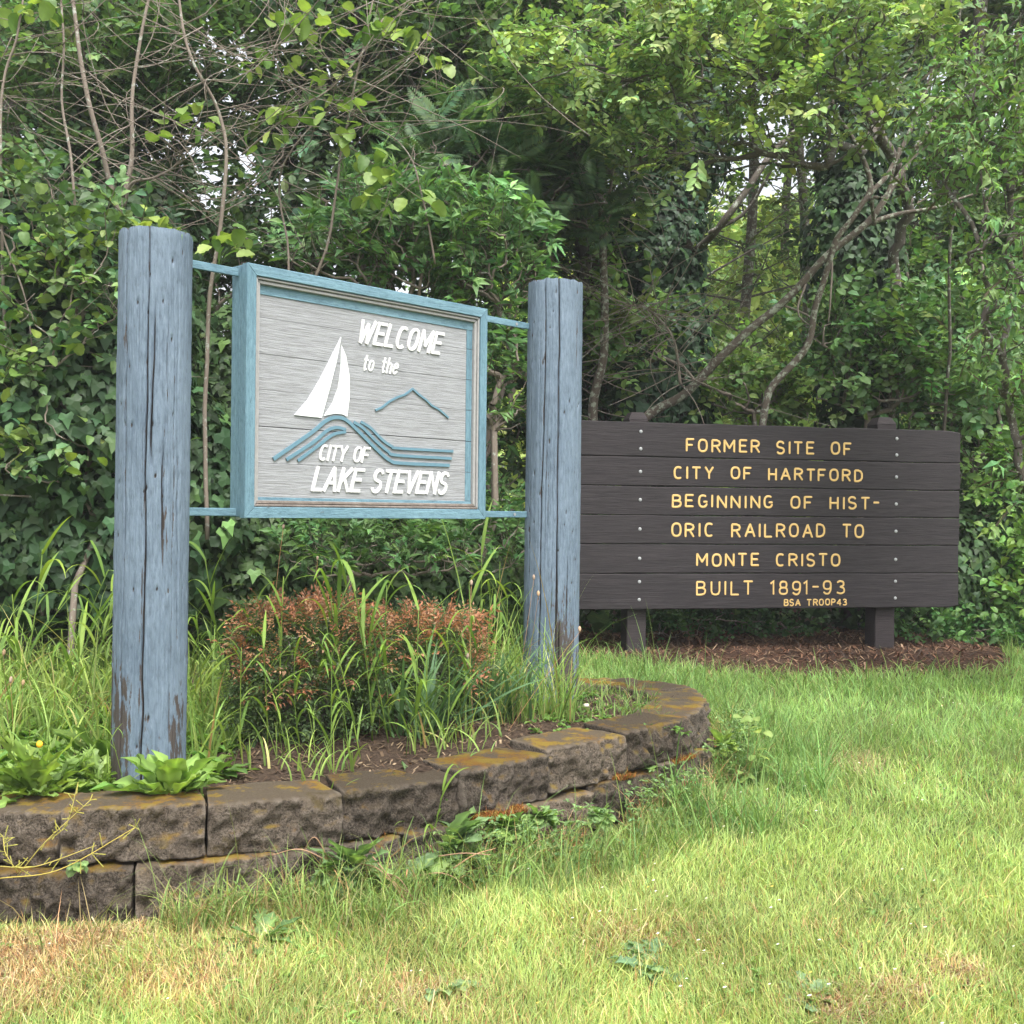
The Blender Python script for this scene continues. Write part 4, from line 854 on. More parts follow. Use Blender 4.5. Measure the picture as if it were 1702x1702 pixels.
# feathery fern-like foliage above
plant('locust_tree', 'feathery-leaved tree above the middle of the welcome sign', 'tree', G(800, 9), [B(770, 290, 8.0, .6, .4, .3), B(880, 220, 8.3, .6, .4, .35), B(970, 330, 8.2, .3, .3, .25)], 'fern', 190, 3, .32, (.05, .10, .038), r0=.04, tip=.003, spread=.09, updir=(0, -.2, .1))
# hazel with long bare arching stems, sparse lime leaves
def arch(T, root, pts, r0, r1, mat=M_TWIG, name='stem', sides=7, wob=.012, tw=0, seed=0):
    P = catmull(pts, 8); P = P + np.stack([vnoise(P, 3, 40 + seed), 0 * P[:, 0], vnoise(P, 3, 60 + seed)], -1) * wob * 2
    V, F = tube(P - root, np.linspace(r0, r1, len(P)), sides); obj(name, V, F, mat, T, smooth=True)
    return P
root = np.array(G(205, 6.7)); HZ = thing('hazel_shrub', 'half-bare hazel with tangled grey twigs and sparse lime leaves behind the left blue post', 'bush', root)
stems = [([(203, 1000, 6.7), (203, 520, 6.7), (195, 340, 6.6), (150, 180, 6.5), (125, 40, 6.5), (105, -90, 6.5)], .024, .012), ([(200, 330, 6.6), (218, 240, 6.6), (222, 130, 6.6), (260, -60, 6.6)], .019, .010), ([(345, 900, 6.6), (345, 560, 6.5), (372, 300, 6.4), (368, 200, 6.4), (320, 90, 6.3), (285, -40, 6.3)], .016, .009), ([(140, 900, 6.4), (120, 330, 6.3), (104, 150, 6.3), (98, -50, 6.3)], .011, .007), ([(10, 700, 6.2), (2, 200, 6.2), (28, 60, 6.2), (40, -60, 6.2)], .011, .006), ([(500, 560, 6.8), (560, 330, 6.6), (570, 240, 6.6), (600, 100, 6.5), (640, -60, 6.5)], .010, .006), ([(205, 345, 6.6), (215, 305, 6.55), (255, 295, 6.5), (290, 275, 6.5), (345, 215, 6.4)], .012, .005), ([(720, 440, 6.9), (700, 320, 6.8), (670, 250, 6.8), (590, 190, 6.7)], .008, .004), ([(480, 480, 6.7), (470, 330, 6.7), (480, 260, 6.6), (540, 190, 6.6), (690, 90, 6.5)], .008, .004), ([(0, 380, 6.1), (45, 500, 6.1), (60, 640, 6.1)], .007, .004), ([(400, 260, 6.5), (470, 200, 6.4), (560, 140, 6.4), (640, 30, 6.4)], .007, .004)]
nodes = []
for k, (pp, r0, r1) in enumerate(stems):
    P = arch(HZ, root, [at(*q) for q in pp], r0 * .85, r1 * .8, seed=k); nodes.append(P[len(P) // 3:])
nodes = np.concatenate(nodes)
a = Acc(); ends = []
for k in range(330):   # tangled bare twigs
    b = nodes[rng.integers(0, len(nodes))]
    if k > 60 and ends and R(0, 1) < .5: b = ends[rng.integers(0, len(ends))]
    az = R(0, 6.28); L = R(.25, .95); d = np.array([math.cos(az), .45 * math.sin(az), R(-.5, .8)]); c = rng.normal(0, .22, 3); t = np.linspace(0, 1, 7)[:, None]
    q = b + L * (t * d + t * t * c * 1.6 + .10 * np.sin(t * 5 + k) * np.roll(c, 1)); V, F = tube(q - root, np.linspace(R(.0022, .0042), .0012, 7), 4); a.add(V, F); ends += [q[-1], q[4]]
a.obj('twigs', M_TWIG, HZ, True)
ends = np.array(ends)
def hleaf(centers, n, spr, size, kind='hazel', T=HZ, root=root, elev=(-1.1, .2)):
    P = []
    for _ in range(n):
        x, y, Y = centers[rng.integers(0, len(centers))]; P.append(at(x + rng.normal(0, spr), y + rng.normal(0, spr * .6), Y + rng.normal(0, .08)))
    leaf_objects(T, kind, P, size, root, elev)
hleaf([(480, 30, 6.3), (520, 45, 6.3), (560, 40, 6.3), (600, 20, 6.4), (645, 50, 6.4), (440, 105, 6.4), (500, 110, 6.4), (560, 120, 6.4), (470, 180, 6.4), (520, 190, 6.4), (560, 170, 6.4), (610, 260, 6.5), (640, 290, 6.5), (690, 320, 6.5), (620, 330, 6.5), (310, 190, 6.4), (320, 205, 6.4), (455, 220, 6.4), (255, 220, 6.3), (370, 400, 6.3), (395, 415, 6.3), (380, 385, 6.3), (720, 95, 6.6), (690, 60, 6.6), (40, 15, 6.1), (85, 10, 6.1), (230, 355, 6.4), (570, 215, 6.5)], 215, 17, .085)
hleaf([(60, 420, 6.1), (110, 440, 6.1), (140, 400, 6.1), (80, 560, 6.1), (50, 360, 6.1), (150, 330, 6.2), (30, 600, 6.1), (120, 520, 6.1), (20, 650, 6.0), (10, 740, 6.0), (110, 770, 6.0)], 70, 28, .075)
plant('mixed_bush', 'paler round-leaved bush growing through the ivy at the left edge', 'bush', G(90, 6.2), [B(70, 520, 6.15, .40, .22, .45), B(150, 430, 6.2, .35, .22, .35), B(30, 720, 6.15, .35, .22, .4), B(180, 760, 6.4, .25, .2, .4), B(10, 330, 6.2, .3, .2, .3)], 'bramble', 230, 2, .24, (.085, .155, .05), r0=.02, tip=.002, leaf='hazel', nleaf=120, lsize=.07, spread=.05, tvar=.3)
# bare shrub twigs behind the right post
root2 = np.array(G(1000, 8.8)); BT = thing('bare_shrub', 'leafless twiggy shrub arching beside the right blue post', 'bush', root2)
P1 = arch(BT, root2, [at(*q) for q in [(940, 1000, 8.8), (985, 700, 8.7), (1003, 560, 8.6), (995, 330, 8.6), (940, 240, 8.6)]], .045, .02, M_LICHEN, 'stem', seed=3); P2 = arch(BT, root2, [at(*q) for q in [(1003, 420, 8.6), (1015, 300, 8.5), (1030, 180, 8.5), (1040, 0, 8.4)]], .012, .006, seed=5)
P3 = arch(BT, root2, [at(*q) for q in [(1130, 640, 8.4), (1115, 560, 8.4), (1070, 510, 8.4), (1040, 505, 8.4)]], .012, .005, seed=6); a = Acc(); nn = np.concatenate([P1[8:], P2, P3])
for k in range(150):
    b = nn[rng.integers(0, len(nn))]; az = R(0, 6.28); L = R(.3, 1.1); d = np.array([math.cos(az), .4 * math.sin(az), R(-.7, .9)]); c = rng.normal(0, .25, 3); t = np.linspace(0, 1, 7)[:, None]
    V, F = tube(b - root2 + L * (t * d + t * t * c), np.linspace(.0045, .0015, 7), 4); a.add(V, F)
a.obj('twigs', M_TWIG, BT, True)
# leaning lichened branches crossing behind the marker sign
root3 = np.array(G(1060, 8.6)); LB3 = thing('fallen_branch', 'long lichened dead branch leaning up to the right behind the marker sign', 'branch', root3)
arch(LB3, root3, [at(*q) for q in [(1050, 730, 8.6), (1100, 680, 8.6), (1200, 590, 8.5), (1300, 505, 8.5), (1400, 405, 8.5), (1470, 325, 8.5), (1530, 240, 8.6), (1590, 150, 8.7)]], .038, .018, M_LICHEN, 'trunk', 9, .03, seed=11)
arch(LB3, root3, [at(*q) for q in [(1440, 375, 8.5), (1500, 355, 8.5), (1560, 345, 8.4), (1620, 325, 8.4)]], .022, .008, M_LICHEN, 'limb', seed=12)
for k, q in enumerate([[(1300, 505, 8.5), (1350, 530, 8.4), (1345, 560, 8.4)], [(1380, 430, 8.5), (1385, 500, 8.4), (1380, 540, 8.4)], [(1340, 470, 8.5), (1330, 520, 8.3), (1350, 540, 8.3)]]): arch(LB3, root3, [at(*p) for p in q], .009, .004, M_TWIG, 'limb', seed=20 + k)
root4 = np.array(G(1270, 8.3)); LB4 = thing('dead_tree', 'spindly lichened dead tree forking behind the marker sign', 'tree', root4)
arch(LB4, root4, [at(*q) for q in [(1235, 900, 8.3), (1272, 700, 8.3), (1320, 610, 8.3), (1355, 530, 8.3), (1378, 460, 8.3), (1400, 390, 8.3), (1450, 318, 8.3), (1490, 250, 8.4), (1540, 130, 8.4), (1580, 0, 8.5), (1600, -120, 8.6)]], .030, .012, M_LICHEN, 'trunk', 8, .03, seed=31)
arch(LB4, root4, [at(*q) for q in [(1440, 330, 8.3), (1445, 300, 8.3), (1425, 245, 8.3), (1390, 190, 8.3), (1385, 160, 8.3)]], .024, .010, M_LICHEN, 'limb', seed=32)
arch(LB4, root4, [at(*q) for q in [(1425, 250, 8.3), (1470, 190, 8.3), (1510, 120, 8.4), (1560, 60, 8.4)]], .016, .007, M_LICHEN, 'limb', seed=33)
arch(LB4, root4, [at(*q) for q in [(1450, 370, 8.3), (1448, 330, 8.2), (1470, 320, 8.2), (1495, 240, 8.2)]], .016, .008, M_LICHEN, 'limb', seed=34)
root5 = np.array(G(1180, 9.4)); LB5 = thing('leaning_branch', 'dark mossy branch leaning across the gap from the left ivy tree', 'branch', root5)
arch(LB5, root5, [at(*q) for q in [(1085, 560, 10.1), (1125, 455, 9.8), (1185, 385, 9.3), (1240, 320, 9.2), (1300, 240, 9.2), (1380, 180, 9.2)]], .036, .022, M_BARK, 'trunk', 8, .03, seed=41)
arch(LB5, root5, [at(*q) for q in [(1180, 390, 9.3), (1240, 350, 9.2), (1290, 260, 9.0)]], .02, .01, M_BARK, 'limb', seed=42)
root6 = np.array(G(1580, 7.4)); LB6 = thing('bare_sapling', 'thin dark upright sapling in front of the cherry leaves', 'tree', root6); arch(LB6, root6, [at(*q) for q in [(1560, 1040, 8.9), (1570, 700, 8.5), (1580, 400, 8.0), (1590, 200, 7.8), (1600, -50, 7.6)]], .014, .008, M_BARK, 'trunk', 7, .02, seed=51)
# ------------------------------------------------------------------ near plants: grass, weeds, hedge
def blades(P, H, W, az, lean, curl, tint, segs=2, tipdry=0):
    n = len(P); t = np.linspace(0, 1, segs + 1); d = np.stack([np.cos(az), np.sin(az), 0 * az], -1); side = np.stack([-np.sin(az), np.cos(az), 0 * az], -1)
    fa = R(-1.2, 1.2, n); side = side * np.cos(fa)[:, None] + d * np.sin(fa)[:, None]; rings = []
    for k, s in enumerate(t):
        h = H * (s - curl * s ** 3 * .55); o = H * (lean * s + curl * s * s * .75); C = P + d * o[:, None] + np.array([0, 0, 1.]) * h[:, None]; w_ = W * (1 - s ** 2.2) if k < segs else 0 * W
        rings += [C - side * w_[:, None] / 2, C + side * w_[:, None] / 2] if k < segs else [C]
    V = np.stack(rings, 1); m = V.shape[1]; F4 = np.array([[2 * k, 2 * k + 1, 2 * k + 3, 2 * k + 2] for k in range(segs - 1)]).reshape(-1, 4); F3 = np.array([[2 * segs - 2, 2 * segs - 1, 2 * segs]]); b = (np.arange(n) * m)[:, None, None]
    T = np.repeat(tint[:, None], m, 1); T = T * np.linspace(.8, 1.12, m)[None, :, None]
    return V.reshape(-1, 3), [(F4[None] + b).reshape(-1, 4), (F3[None] + b).reshape(-1, 3)], T.reshape(-1, 3)
def grass_tint(P, dryness, n):
    g = np.array([.34, .44, .155]) * np.exp(rng.normal(0, .22, (n, 1))) * (1 + .10 * rng.normal(0, 1, (n, 1)) * np.array([1, .1, -.3])); s = np.array([.58, .50, .27]) * np.exp(rng.normal(0, .2, (n, 1))); r_ = np.array([.44, .27, .14]) * np.exp(rng.normal(0, .2, (n, 1)))
    u = rng.random((n, 1)); dd = dryness[:, None]; c = np.where(u < dd, s, g); return np.where((u < dd * .42), r_, c)
def dry_field(X, Y):
    n1 = fbm(xyz(X, Y), 1.6, 91); base = .07 + .12 * np.clip(n1 + .15, 0, 1) * 1.3 + .10 * sst(4.2, 3.2, Y)
    for (cx, cy, r, s) in DRY: base = base + s * np.exp(-(((X - cx) ** 2 + ((Y - cy) * 1.3) ** 2) / r ** 2))
    return np.clip(base - .12 * sst(5.0, 6.8, Y), .03, .95)
def lawn_pt(x, y):
    Y = 4.
    for _ in range(25): X = at(x, y, Y)[0]; Y = (EYE - float(gz(X, Y))) * 1900 / max(60, (y - 851 - ROLL * (x - 851)))
    return X, Y
DRY = []
for (x, y, r, s) in [(60, 1580, .16, .85), (20, 1640, .2, .7), (300, 1640, .18, .6), (180, 1560, .14, .4), (60, 1500, .12, .5), (1590, 1620, .08, .3), (1500, 1655, .08, .3), (1050, 1560, .2, .3), (380, 1560, .2, .3), (700, 1660, .15, .35), (870, 1450, .15, .3), (1420, 1270, .2, .2), (1400, 1680, .1, .25)]:
    X, Y = lawn_pt(x, y); DRY.append((X, Y, r, s))
def lawn_ok(X, Y): return ~in_bed(X, Y, .10) & (Y < mulch_edge(X) + .1 + .06 * vnoise(xyz(X, Y), 9, 3))
def sample_lawn(n, y0=2.5, y1=7.9, p=1.6):
    u = rng.random(n); a, b = y0 ** (1 - p), y1 ** (1 - p); Y = (a + (b - a) * u) ** (1 / (1 - p)); X = R(-.52, .52, n) * (Y + .4); far_ = rng.random(n) < .13; X = np.where(far_, np.sign(X + .2) * (.52 * (Y + .4) + R(0, 2.2, n)), X); ok = lawn_ok(X, Y); return X[ok], Y[ok]
X, Y = sample_lawn(380000); n = len(X); P = np.stack([X, Y, gz(X, Y) - .004], -1)
hgt = .046 * (1 + .4 * fbm(xyz(X, Y), 2.3, 14)) * (1 + .45 * sst(4.4, 6.4, Y)); dr = dry_field(X, Y)
hgt = hgt * (1 - .25 * np.clip(dr - .3, 0, 1)); H = hgt * np.exp(rng.normal(0, .30, n)); H = np.where(rng.random(n) < .04, H * 1.7, H)
clump = np.arctan2(vnoise(xyz(X, Y), 5, 31), vnoise(xyz(X, Y), 5, 32)); az = clump + rng.normal(0, 1.6, n)
V, F, T = blades(P, H, .0026 * (.6 + .12 * Y) * np.exp(rng.normal(0, .25, n)), az, np.abs(rng.normal(.15, .38, n)), R(0, .7, n), grass_tint(P, dr, n) * (1 + .25 * vnoise(xyz(X, Y), 3.1, 17)[:, None]) * (1 - sst(3.6, 6.8, Y)[:, None] * np.array([.28, .10, .12])), 2)  # farther grass tinted greener and darker, for longer growth and the wood's shade
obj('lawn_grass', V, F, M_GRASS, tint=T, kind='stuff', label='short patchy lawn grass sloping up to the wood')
# longer grass fringe along the wall foot and under the sign edge
def fringe(nm, n, f, Hm, lb, Wd=.0045, tn=(.12, .21, .045), dry=.1, segs=5):
    X, Y, Z = f(n); n = len(X); P = np.stack([X, Y, Z], -1); dr = np.full(n, dry); T0 = grass_tint(P, dr, n) * (np.array(tn) / np.array([.21, .30, .085])); V, F, T = blades(P, Hm * np.exp(rng.normal(0, .35, n)), Wd * np.exp(rng.normal(0, .25, n)), R(0, 6.28, n), np.abs(rng.normal(.15, .18, n)), R(.1, 1.1, n), T0, segs)
    obj(nm, V, F, M_GRASS, tint=T, kind='stuff', label=lb)
def along_wall(n, off0=.08, off1=.34, s0=0, s1=9, pw=1.0):
    seg = np.linalg.norm(np.diff(WPs, axis=0), axis=1); S = np.concatenate([[0], np.cumsum(seg)]); s = R(s0, min(s1, S[-1]), n); x = np.interp(s, S, WPs[:, 0]); y = np.interp(s, S, WPs[:, 1]); T = unit(np.gradient(WPs, axis=0)); nx = np.interp(s, S, T[:, 1]); ny = np.interp(s, S, -T[:, 0]); o = off0 + (off1 - off0) * rng.random(n) ** pw
    X = x + nx * o; Y = y + ny * o; q = fbm(xyz(X, Y), 2.6, 44) > -.12; X, Y = X[q], Y[q]; return X, Y, gz(X, Y) - .004
fringe('wall_foot_grass', 4200, lambda n: along_wall(n, .10, .45, 1.9, 9, 1.4), .16, 'longer grass tufts at the foot of the block wall', tn=(.13, .22, .05), dry=.15)
fringe('wall_foot_grass', 3000, lambda n: along_wall(n, .07, .60, 4.1, 9), .22, 'long soft grass at the right end of the block wall', tn=(.11, .21, .05), dry=.06)
fringe('wall_foot_grass', 1100, lambda n: along_wall(n, .09, .30, .3, 2.7, 1.5), .15, 'thin yellowing grass at the foot of the nearest blocks', tn=(.17, .22, .06), dry=.45)
def edge_strip(n): X = R(.35, 3.6, n); Y = mulch_edge(X) + R(-.35, .12, n); q = rng.random(n) < .75; return X[q], Y[q], gz(X, Y)[q]
fringe('verge_grass', 3200, edge_strip, .10, 'taller grass where the lawn meets the mulch', tn=(.10, .19, .045), dry=.08, Wd=.005)
def bed_back(n): X = R(-3.2, -1.15, n); Y = R(4.5, 6.3, n); z = soil_z(X, Y); q = rng.random(n) < .85; return X[q], Y[q], z[q]
fringe('bed_grass', 1700, bed_back, .29, 'tall rank grass behind the left blue post', Wd=.0095, tn=(.135, .225, .055), dry=.04, segs=7)
fringe('bed_grass', 1500, bed_back, .18, 'low lush grass under the tall grass of the bed', Wd=.006, tn=(.13, .23, .045), dry=.05, segs=5)
def bed_front(n): X = R(-1.12, .0, n); Y = R(4.1, 5.0, n); q = in_bed(X, Y, -.22) & (fbm(xyz(X, Y), 4, 61) > .0); X, Y = X[q], Y[q]; return X, Y, soil_z(X, Y)
fringe('bed_grass', 420, bed_front, .16, 'fresh grass blades on the soil before the bronze hedge', Wd=.008, tn=(.15, .25, .06), dry=.06, segs=7)
def bed_mid(n): X = R(-1.3, -.25, n); Y = R(5.5, 6.6, n); return X, Y, soil_z(X, Y)
fringe('bed_grass', 1100, bed_mid, .33, 'tall grass behind the bronze hedge', Wd=.007, tn=(.105, .20, .05), dry=.03, segs=7)
def bed_right(n): X = R(-.28, .30, n); Y = R(5.2, 6.2, n); q = (X - .209) ** 2 + (Y - 5.93) ** 2 > .17 ** 2; X, Y = X[q], Y[q]; return X, Y, soil_z(X, Y)
fringe('bed_grass', 620, bed_right, .36, 'tall wispy grass round the foot of the right blue post', Wd=.006, tn=(.13, .23, .05), dry=.15, segs=7)
def bed_r2(n): X = R(.2, .75, n); Y = R(5.3, 6.2, n); return X, Y, soil_z(X, Y)
fringe('bed_grass', 420, bed_r2, .09, 'short sparse grass at the right end of the bed', Wd=.005, tn=(.13, .22, .05), dry=.15, segs=4)
# mulch chips and needles
def litter(nm, n, f, lb, cols, ln=.03, wd=.004):
    X, Y, Z = f(n); n = len(X); a = R(0, 3.14, n); V0 = np.array([(-.5, -.5, 0), (.5, -.5, 0), (.5, .5, .0), (-.5, .5, 0)]); L = ln * np.exp(rng.normal(0, .4, n)); W_ = wd * np.exp(rng.normal(0, .4, n)); c, s = np.cos(a), np.sin(a); x = V0[None, :, 0] * L[:, None]; y = V0[None, :, 1] * W_[:, None]; tl = rng.normal(0, .35, n)
    V = np.stack([X[:, None] + x * c[:, None] - y * s[:, None], Y[:, None] + x * s[:, None] + y * c[:, None], Z[:, None] + .004 + np.abs(x) * .15 + x * tl[:, None]], -1); T = np.array(cols)[rng.integers(0, len(cols), n)] * np.exp(rng.normal(0, .3, (n, 1)))
    obj(nm, V.reshape(-1, 3), np.arange(4 * n).reshape(-1, 4), M_DRY, tint=np.repeat(T, 4, 0), kind='stuff', label=lb)
def mul(n): X = R(.35, 4.4, n); Y = R(6.9, 9.6, n); q = Y > mulch_edge(X) - .03; X, Y = X[q], Y[q]; return X, Y, mulch_z(X, Y)
litter('needle_litter', 16000, mul, 'reddish brown needles and bark chips under the marker sign', [(.17, .085, .055), (.24, .13, .08), (.10, .06, .045), (.30, .20, .13), (.07, .05, .04)], .05, .006)
def bs(n): X = R(-2.6, 1, n); Y = R(3.85, 6.5, n); q = in_bed(X, Y, -.12); return X[q], Y[q], soil_z(X[q], Y[q])
litter('bark_chips', 16000, bs, 'dark bark chips on the soil of the bed', [(.08, .055, .04), (.13, .095, .07), (.045, .032, .027), (.19, .15, .11)], .020, .005)
def dryp(n):
    k = rng.integers(0, len(DRY), n); D = np.array(DRY)[k]; X = D[:, 0] + rng.normal(0, 1, n) * D[:, 2] * .6; Y = D[:, 1] + rng.normal(0, 1, n) * D[:, 2] * .5; q = lawn_ok(X, Y); return X[q], Y[q], gz(X[q], Y[q]) + .006
litter('dry_thatch', 9000, dryp, 'dead straw lying in the bare patches of the lawn', [(.42, .32, .18), (.34, .20, .10), (.5, .42, .26), (.25, .13, .07)], .04, .0022)
# daisies and clover dots
X, Y = sample_lawn(240, 2.9, 6.8, 1.2); X = np.where(rng.random(len(X)) < .6, np.abs(X), X); q = lawn_ok(X, Y); X, Y = X[q], Y[q]; n = len(X); a = np.arange(7) / 7 * 6.283; rr_ = R(.003, .0065, n); Z = gz(X, Y) + R(.035, .06, n)
V = np.stack([X[:, None] + rr_[:, None] * np.cos(a), Y[:, None] + rr_[:, None] * np.sin(a), Z[:, None] + .3 * rr_[:, None] * np.sin(a + 2)], -1); V = np.concatenate([V, np.stack([X, Y, Z + .002], -1)[:, None]], 1)
F = np.array([(7, i, (i + 1) % 7) for i in range(7)]); obj('daisies', V.reshape(-1, 3), (F[None] + (np.arange(n) * 8)[:, None, None]).reshape(-1, 3), M_DRY, tint=np.repeat(np.array([(.8, .8, .76), (.75, .72, .66), (.72, .5, .12)])[rng.integers(0, 3, n) * (rng.random(n) < .5)], 8, 0), kind='stuff', label='tiny white and yellow flower heads scattered over the lawn')
# clover and low broad weeds in the lawn
def rosettes(nm, n, f, lb, size, tn, k=7):
    X, Y, Z = f(n); n = len(X); acc = Acc(); lv, lf = leaf6(.5, .1, .35); P = np.repeat(np.stack([X, Y, Z], -1), k, 0); m = len(P); az = R(0, 6.28, m); el = R(.05, .8, m); y = np.stack([np.cos(az) * np.cos(el), np.sin(az) * np.cos(el), np.sin(el)], -1); M = frames(y, np.tile([0, 0, 1.], (m, 1)))
    V, F, T = stamp((lv, lf, np.zeros(len(lv), int)), M, P, size * np.exp(rng.normal(0, .3, m)), np.array(tn) * np.exp(rng.normal(0, .2, (m, 1))), .1, .1); acc.add(V, F, T); acc.obj(nm, M_LEAF, None, kind='stuff', label=lb)
def lw(n): X, Y = sample_lawn(n, 2.9, 6.3, 1.8); q = fbm(xyz(X, Y), 3.3, 55) > .1; return X[q], Y[q], gz(X[q], Y[q]) + .012
rosettes('lawn_clover', 2200, lw, 'small round clover leaves among the lawn grass', .020, (.12, .23, .07), 5)
rosettes('wall_weeds', 420, lambda n: (lambda q: (q[0], q[1], q[2] + R(0, .12, len(q[0])) ** 1.2))(along_wall(n, .10, .30, 2.8, 5.6)), 'low leafy weeds with tiny leaves along the wall foot', .021, (.16, .26, .09), 7)
rosettes('wall_weeds', 260, lambda n: along_wall(n, .10, .45, .6, 2.3), 'low clover-like weeds below the nearest blocks', .026, (.15, .24, .06), 8)
rosettes('bed_weeds', 420, lambda n: (lambda X, Y: (X, Y, soil_z(X, Y)))(R(-2.7, -1.15, n), R(4.0, 5.3, n)), 'mixed broad-leaved weeds on the soil left of the post', .075, (.14, .25, .05), 7)
rosettes('bed_weeds', 90, lambda n: (lambda X, Y: (X, Y, soil_z(X, Y)))(R(.1, .8, n), R(5.0, 6.0, n)), 'small seedling weeds at the right end of the bed', .035, (.14, .25, .06), 6)

# bronze hedge: two clipped bushes
def clipped(label, c, hx, hy, hz, n, seed):
    root = np.array([c[0], c[1], float(soil_z(c[0], c[1]))]); T = thing('clipped_bush', label, 'bush', root, 'clipped bronze bushes of the bed'); C = np.array([0, 0, hz])
    d = unit(rng.normal(0, 1, (n, 3))); e = 10; k = (np.abs(d[:, 0]) ** e + np.abs(d[:, 1]) ** e + np.abs(d[:, 2]) ** e) ** (-1 / e); S = d * k[:, None]
    depth = np.where(rng.random(n) < .7, R(.93, 1.03, n), R(.4, .95, n)); pos = C + S * np.array([hx, hy, hz]) * depth[:, None] * (1 + .10 * fbm(S, 3.6, seed)[:, None]); pos[:, 2] = np.maximum(pos[:, 2], .02)
    D = d + rng.normal(0, .45, (n, 3)) + np.array([0, 0, .35]); new = sst(.90, 1.0, depth) * np.clip(.22 + .85 * S[:, 2] + .8 * fbm(pos, 7, seed + 1), 0, 1); new = (rng.random(n) < new)[:, None]
    tn = np.where(new, np.array([.38, .165, .09]), np.where(rng.random((n, 1)) < .6, np.array([.075, .125, .045]), np.array([.10, .15, .05]))); tn = np.where(new & (rng.random((n, 1)) < .25), np.array([.50, .30, .18]), tn)
    a = Acc(); up = unit(rng.normal(0, .4, (n, 3)) + [0, -.2, 1]); M = frames(unit(D), up)
    for j in range(3): q = np.arange(n) % 3 == j; V, F, TT = stamp(SP['fine'][j], M[q], pos[q], .085 * np.exp(rng.normal(0, .25, q.sum())), tn[q], .2, .06); a.add(V, F, TT)
    a.obj('foliage', M_LEAF, T, kind='stuff')
    a = Acc(); pts = C + (unit(rng.normal(0, 1, (120, 3))) * np.array([hx, hy, hz]) * R(.2, .9, (120, 1))); pts[:, 2] = np.abs(pts[:, 2]); P, par, des = skeleton((0, 0, -.02), pts); edges_mesh(a, P, par, .0022 * des ** .5); a.obj('stem', M_BARK, T)
clipped('larger clipped bush with bronze new growth beside the left blue post', (-.885, 5.02), .258, .24, .245, 2800, 5)
clipped('lower clipped bush with bronze new growth beside the right blue post', (-.425, 5.42), .25, .22, .205, 2500, 9)

# leafy and grassy single plants, every large leaf an object
def strap_mesh(name, L, wd, curl, tint, n=10, fold=.25, kink=0, seed=0):
    rs = np.random.default_rng(seed); t = np.linspace(0, 1, n); th = np.cumsum(np.full(n, curl / n) * (.3 + 1.4 * t)) + (kink * (t > .62)); y = np.concatenate([[0], np.cumsum(np.sin(th[:-1] + .12) / (n - 1))]) * L; z = np.concatenate([[0], np.cumsum(np.cos(th[:-1] + .12) / (n - 1))]) * L; w_ = wd * np.clip(np.minimum(.55 + 2 * t, 1) * (1 - t ** 3), .02, 1) / 2; tw = rs.uniform(-.6, .6) * t
    V = []; T = []
    for i in range(n):
        for u in (-1, 0, 1): V.append((u * w_[i] * math.cos(tw[i]), y[i] + u * w_[i] * math.sin(tw[i]), z[i] + abs(u) * w_[i] * fold)); T.append(np.array(tint) * (1.15 if u == 0 else 1) * (.85 + .3 * t[i]))
    i = np.arange(n - 1)[:, None] * 3; j = np.arange(2)[None]; F = np.stack([i + j, i + j + 1, i + j + 4, i + j + 3], -1).reshape(-1, 4); return mk_mesh(name, np.array(V), F, M_GRASS, np.array(T), True)
GB = [strap_mesh('blade', 1, .058, c, t, kink=k, seed=i) for i, (c, t, k) in enumerate([(1.6, (.17, .27, .05), 0), (2.3, (.20, .30, .06), 0), (1.0, (.14, .25, .05), .8), (2.8, (.16, .27, .06), 0), (.6, (.19, .30, .06), 0)])]
DF = [strap_mesh('blade', 1, .038, c, t, kink=k, seed=i + 9, fold=.4) for i, (c, t, k) in enumerate([(.35, (.075, .15, .07), 0), (.6, (.09, .17, .08), 0), (.2, (.085, .16, .065), 1.5), (.9, (.10, .19, .07), 0)])]
def stem_mesh(L, r, bend, tint, n=7, mat=None):
    t = np.linspace(0, 1, n); P = np.stack([0 * t, bend * L * t ** 2, L * t], -1); V, F = tube(P, np.linspace(r, r * .6, n), 5); return mk_mesh('stem', V, F, mat or M_GRASS, np.tile(tint, (len(V), 1)), True)
ST = [stem_mesh(1, .006, b, (.15, .24, .05)) for b in (.05, .2, -.12)]
DST = [stem_mesh(1, .0085, b, (.42, .26, .16), mat=M_DRY) for b in (.1, .3, -.2)]
def inst(name, me, parent, loc, az, tilt, s, label=None):
    o = link(name, me, parent, label=label); o.matrix_basis = Matrix.Translation(loc) @ Matrix.Rotation(az, 4, 'Z') @ Matrix.Rotation(-tilt, 4, 'X') @ Matrix.Scale(s, 4); return o
def grass_plant(label, p, h, nb, group, lean=.15, az0=None):
    T = thing('tall_grass', label, 'grass', p, group); az = R(0, 6.28) if az0 is None else az0 + R(-.5, .5); k = rng.integers(0, 3); inst('stem', ST[k], T, (0, 0, -.01), az, lean, h); bend = (.05, .2, -.12)[k]
    for i in range(nb):
        t = .12 + .83 * i / max(1, nb - 1) + R(-.04, .04); q = Matrix.Rotation(az, 3, 'Z') @ Matrix.Rotation(-lean, 3, 'X') @ Vector((0, bend * h * t * t, h * t)); inst('blade', GB[rng.integers(0, 5)], T, q, R(0, 6.28), R(.1, .7), h * R(.32, .52))
def bp(x, y, dz=0):
    """point of the bed surface seen at photo pixel (x, y)"""
    Y = 4.5
    for _ in range(25): X = at(x, y, Y)[0]; Y = (EYE - float(soil_z(X, Y))) * 1900 / max(60, (y - 851 - ROLL * (x - 851)))
    return (X, Y, float(soil_z(X, Y)))
gp = 'arching grass plants in front of the clipped bushes'
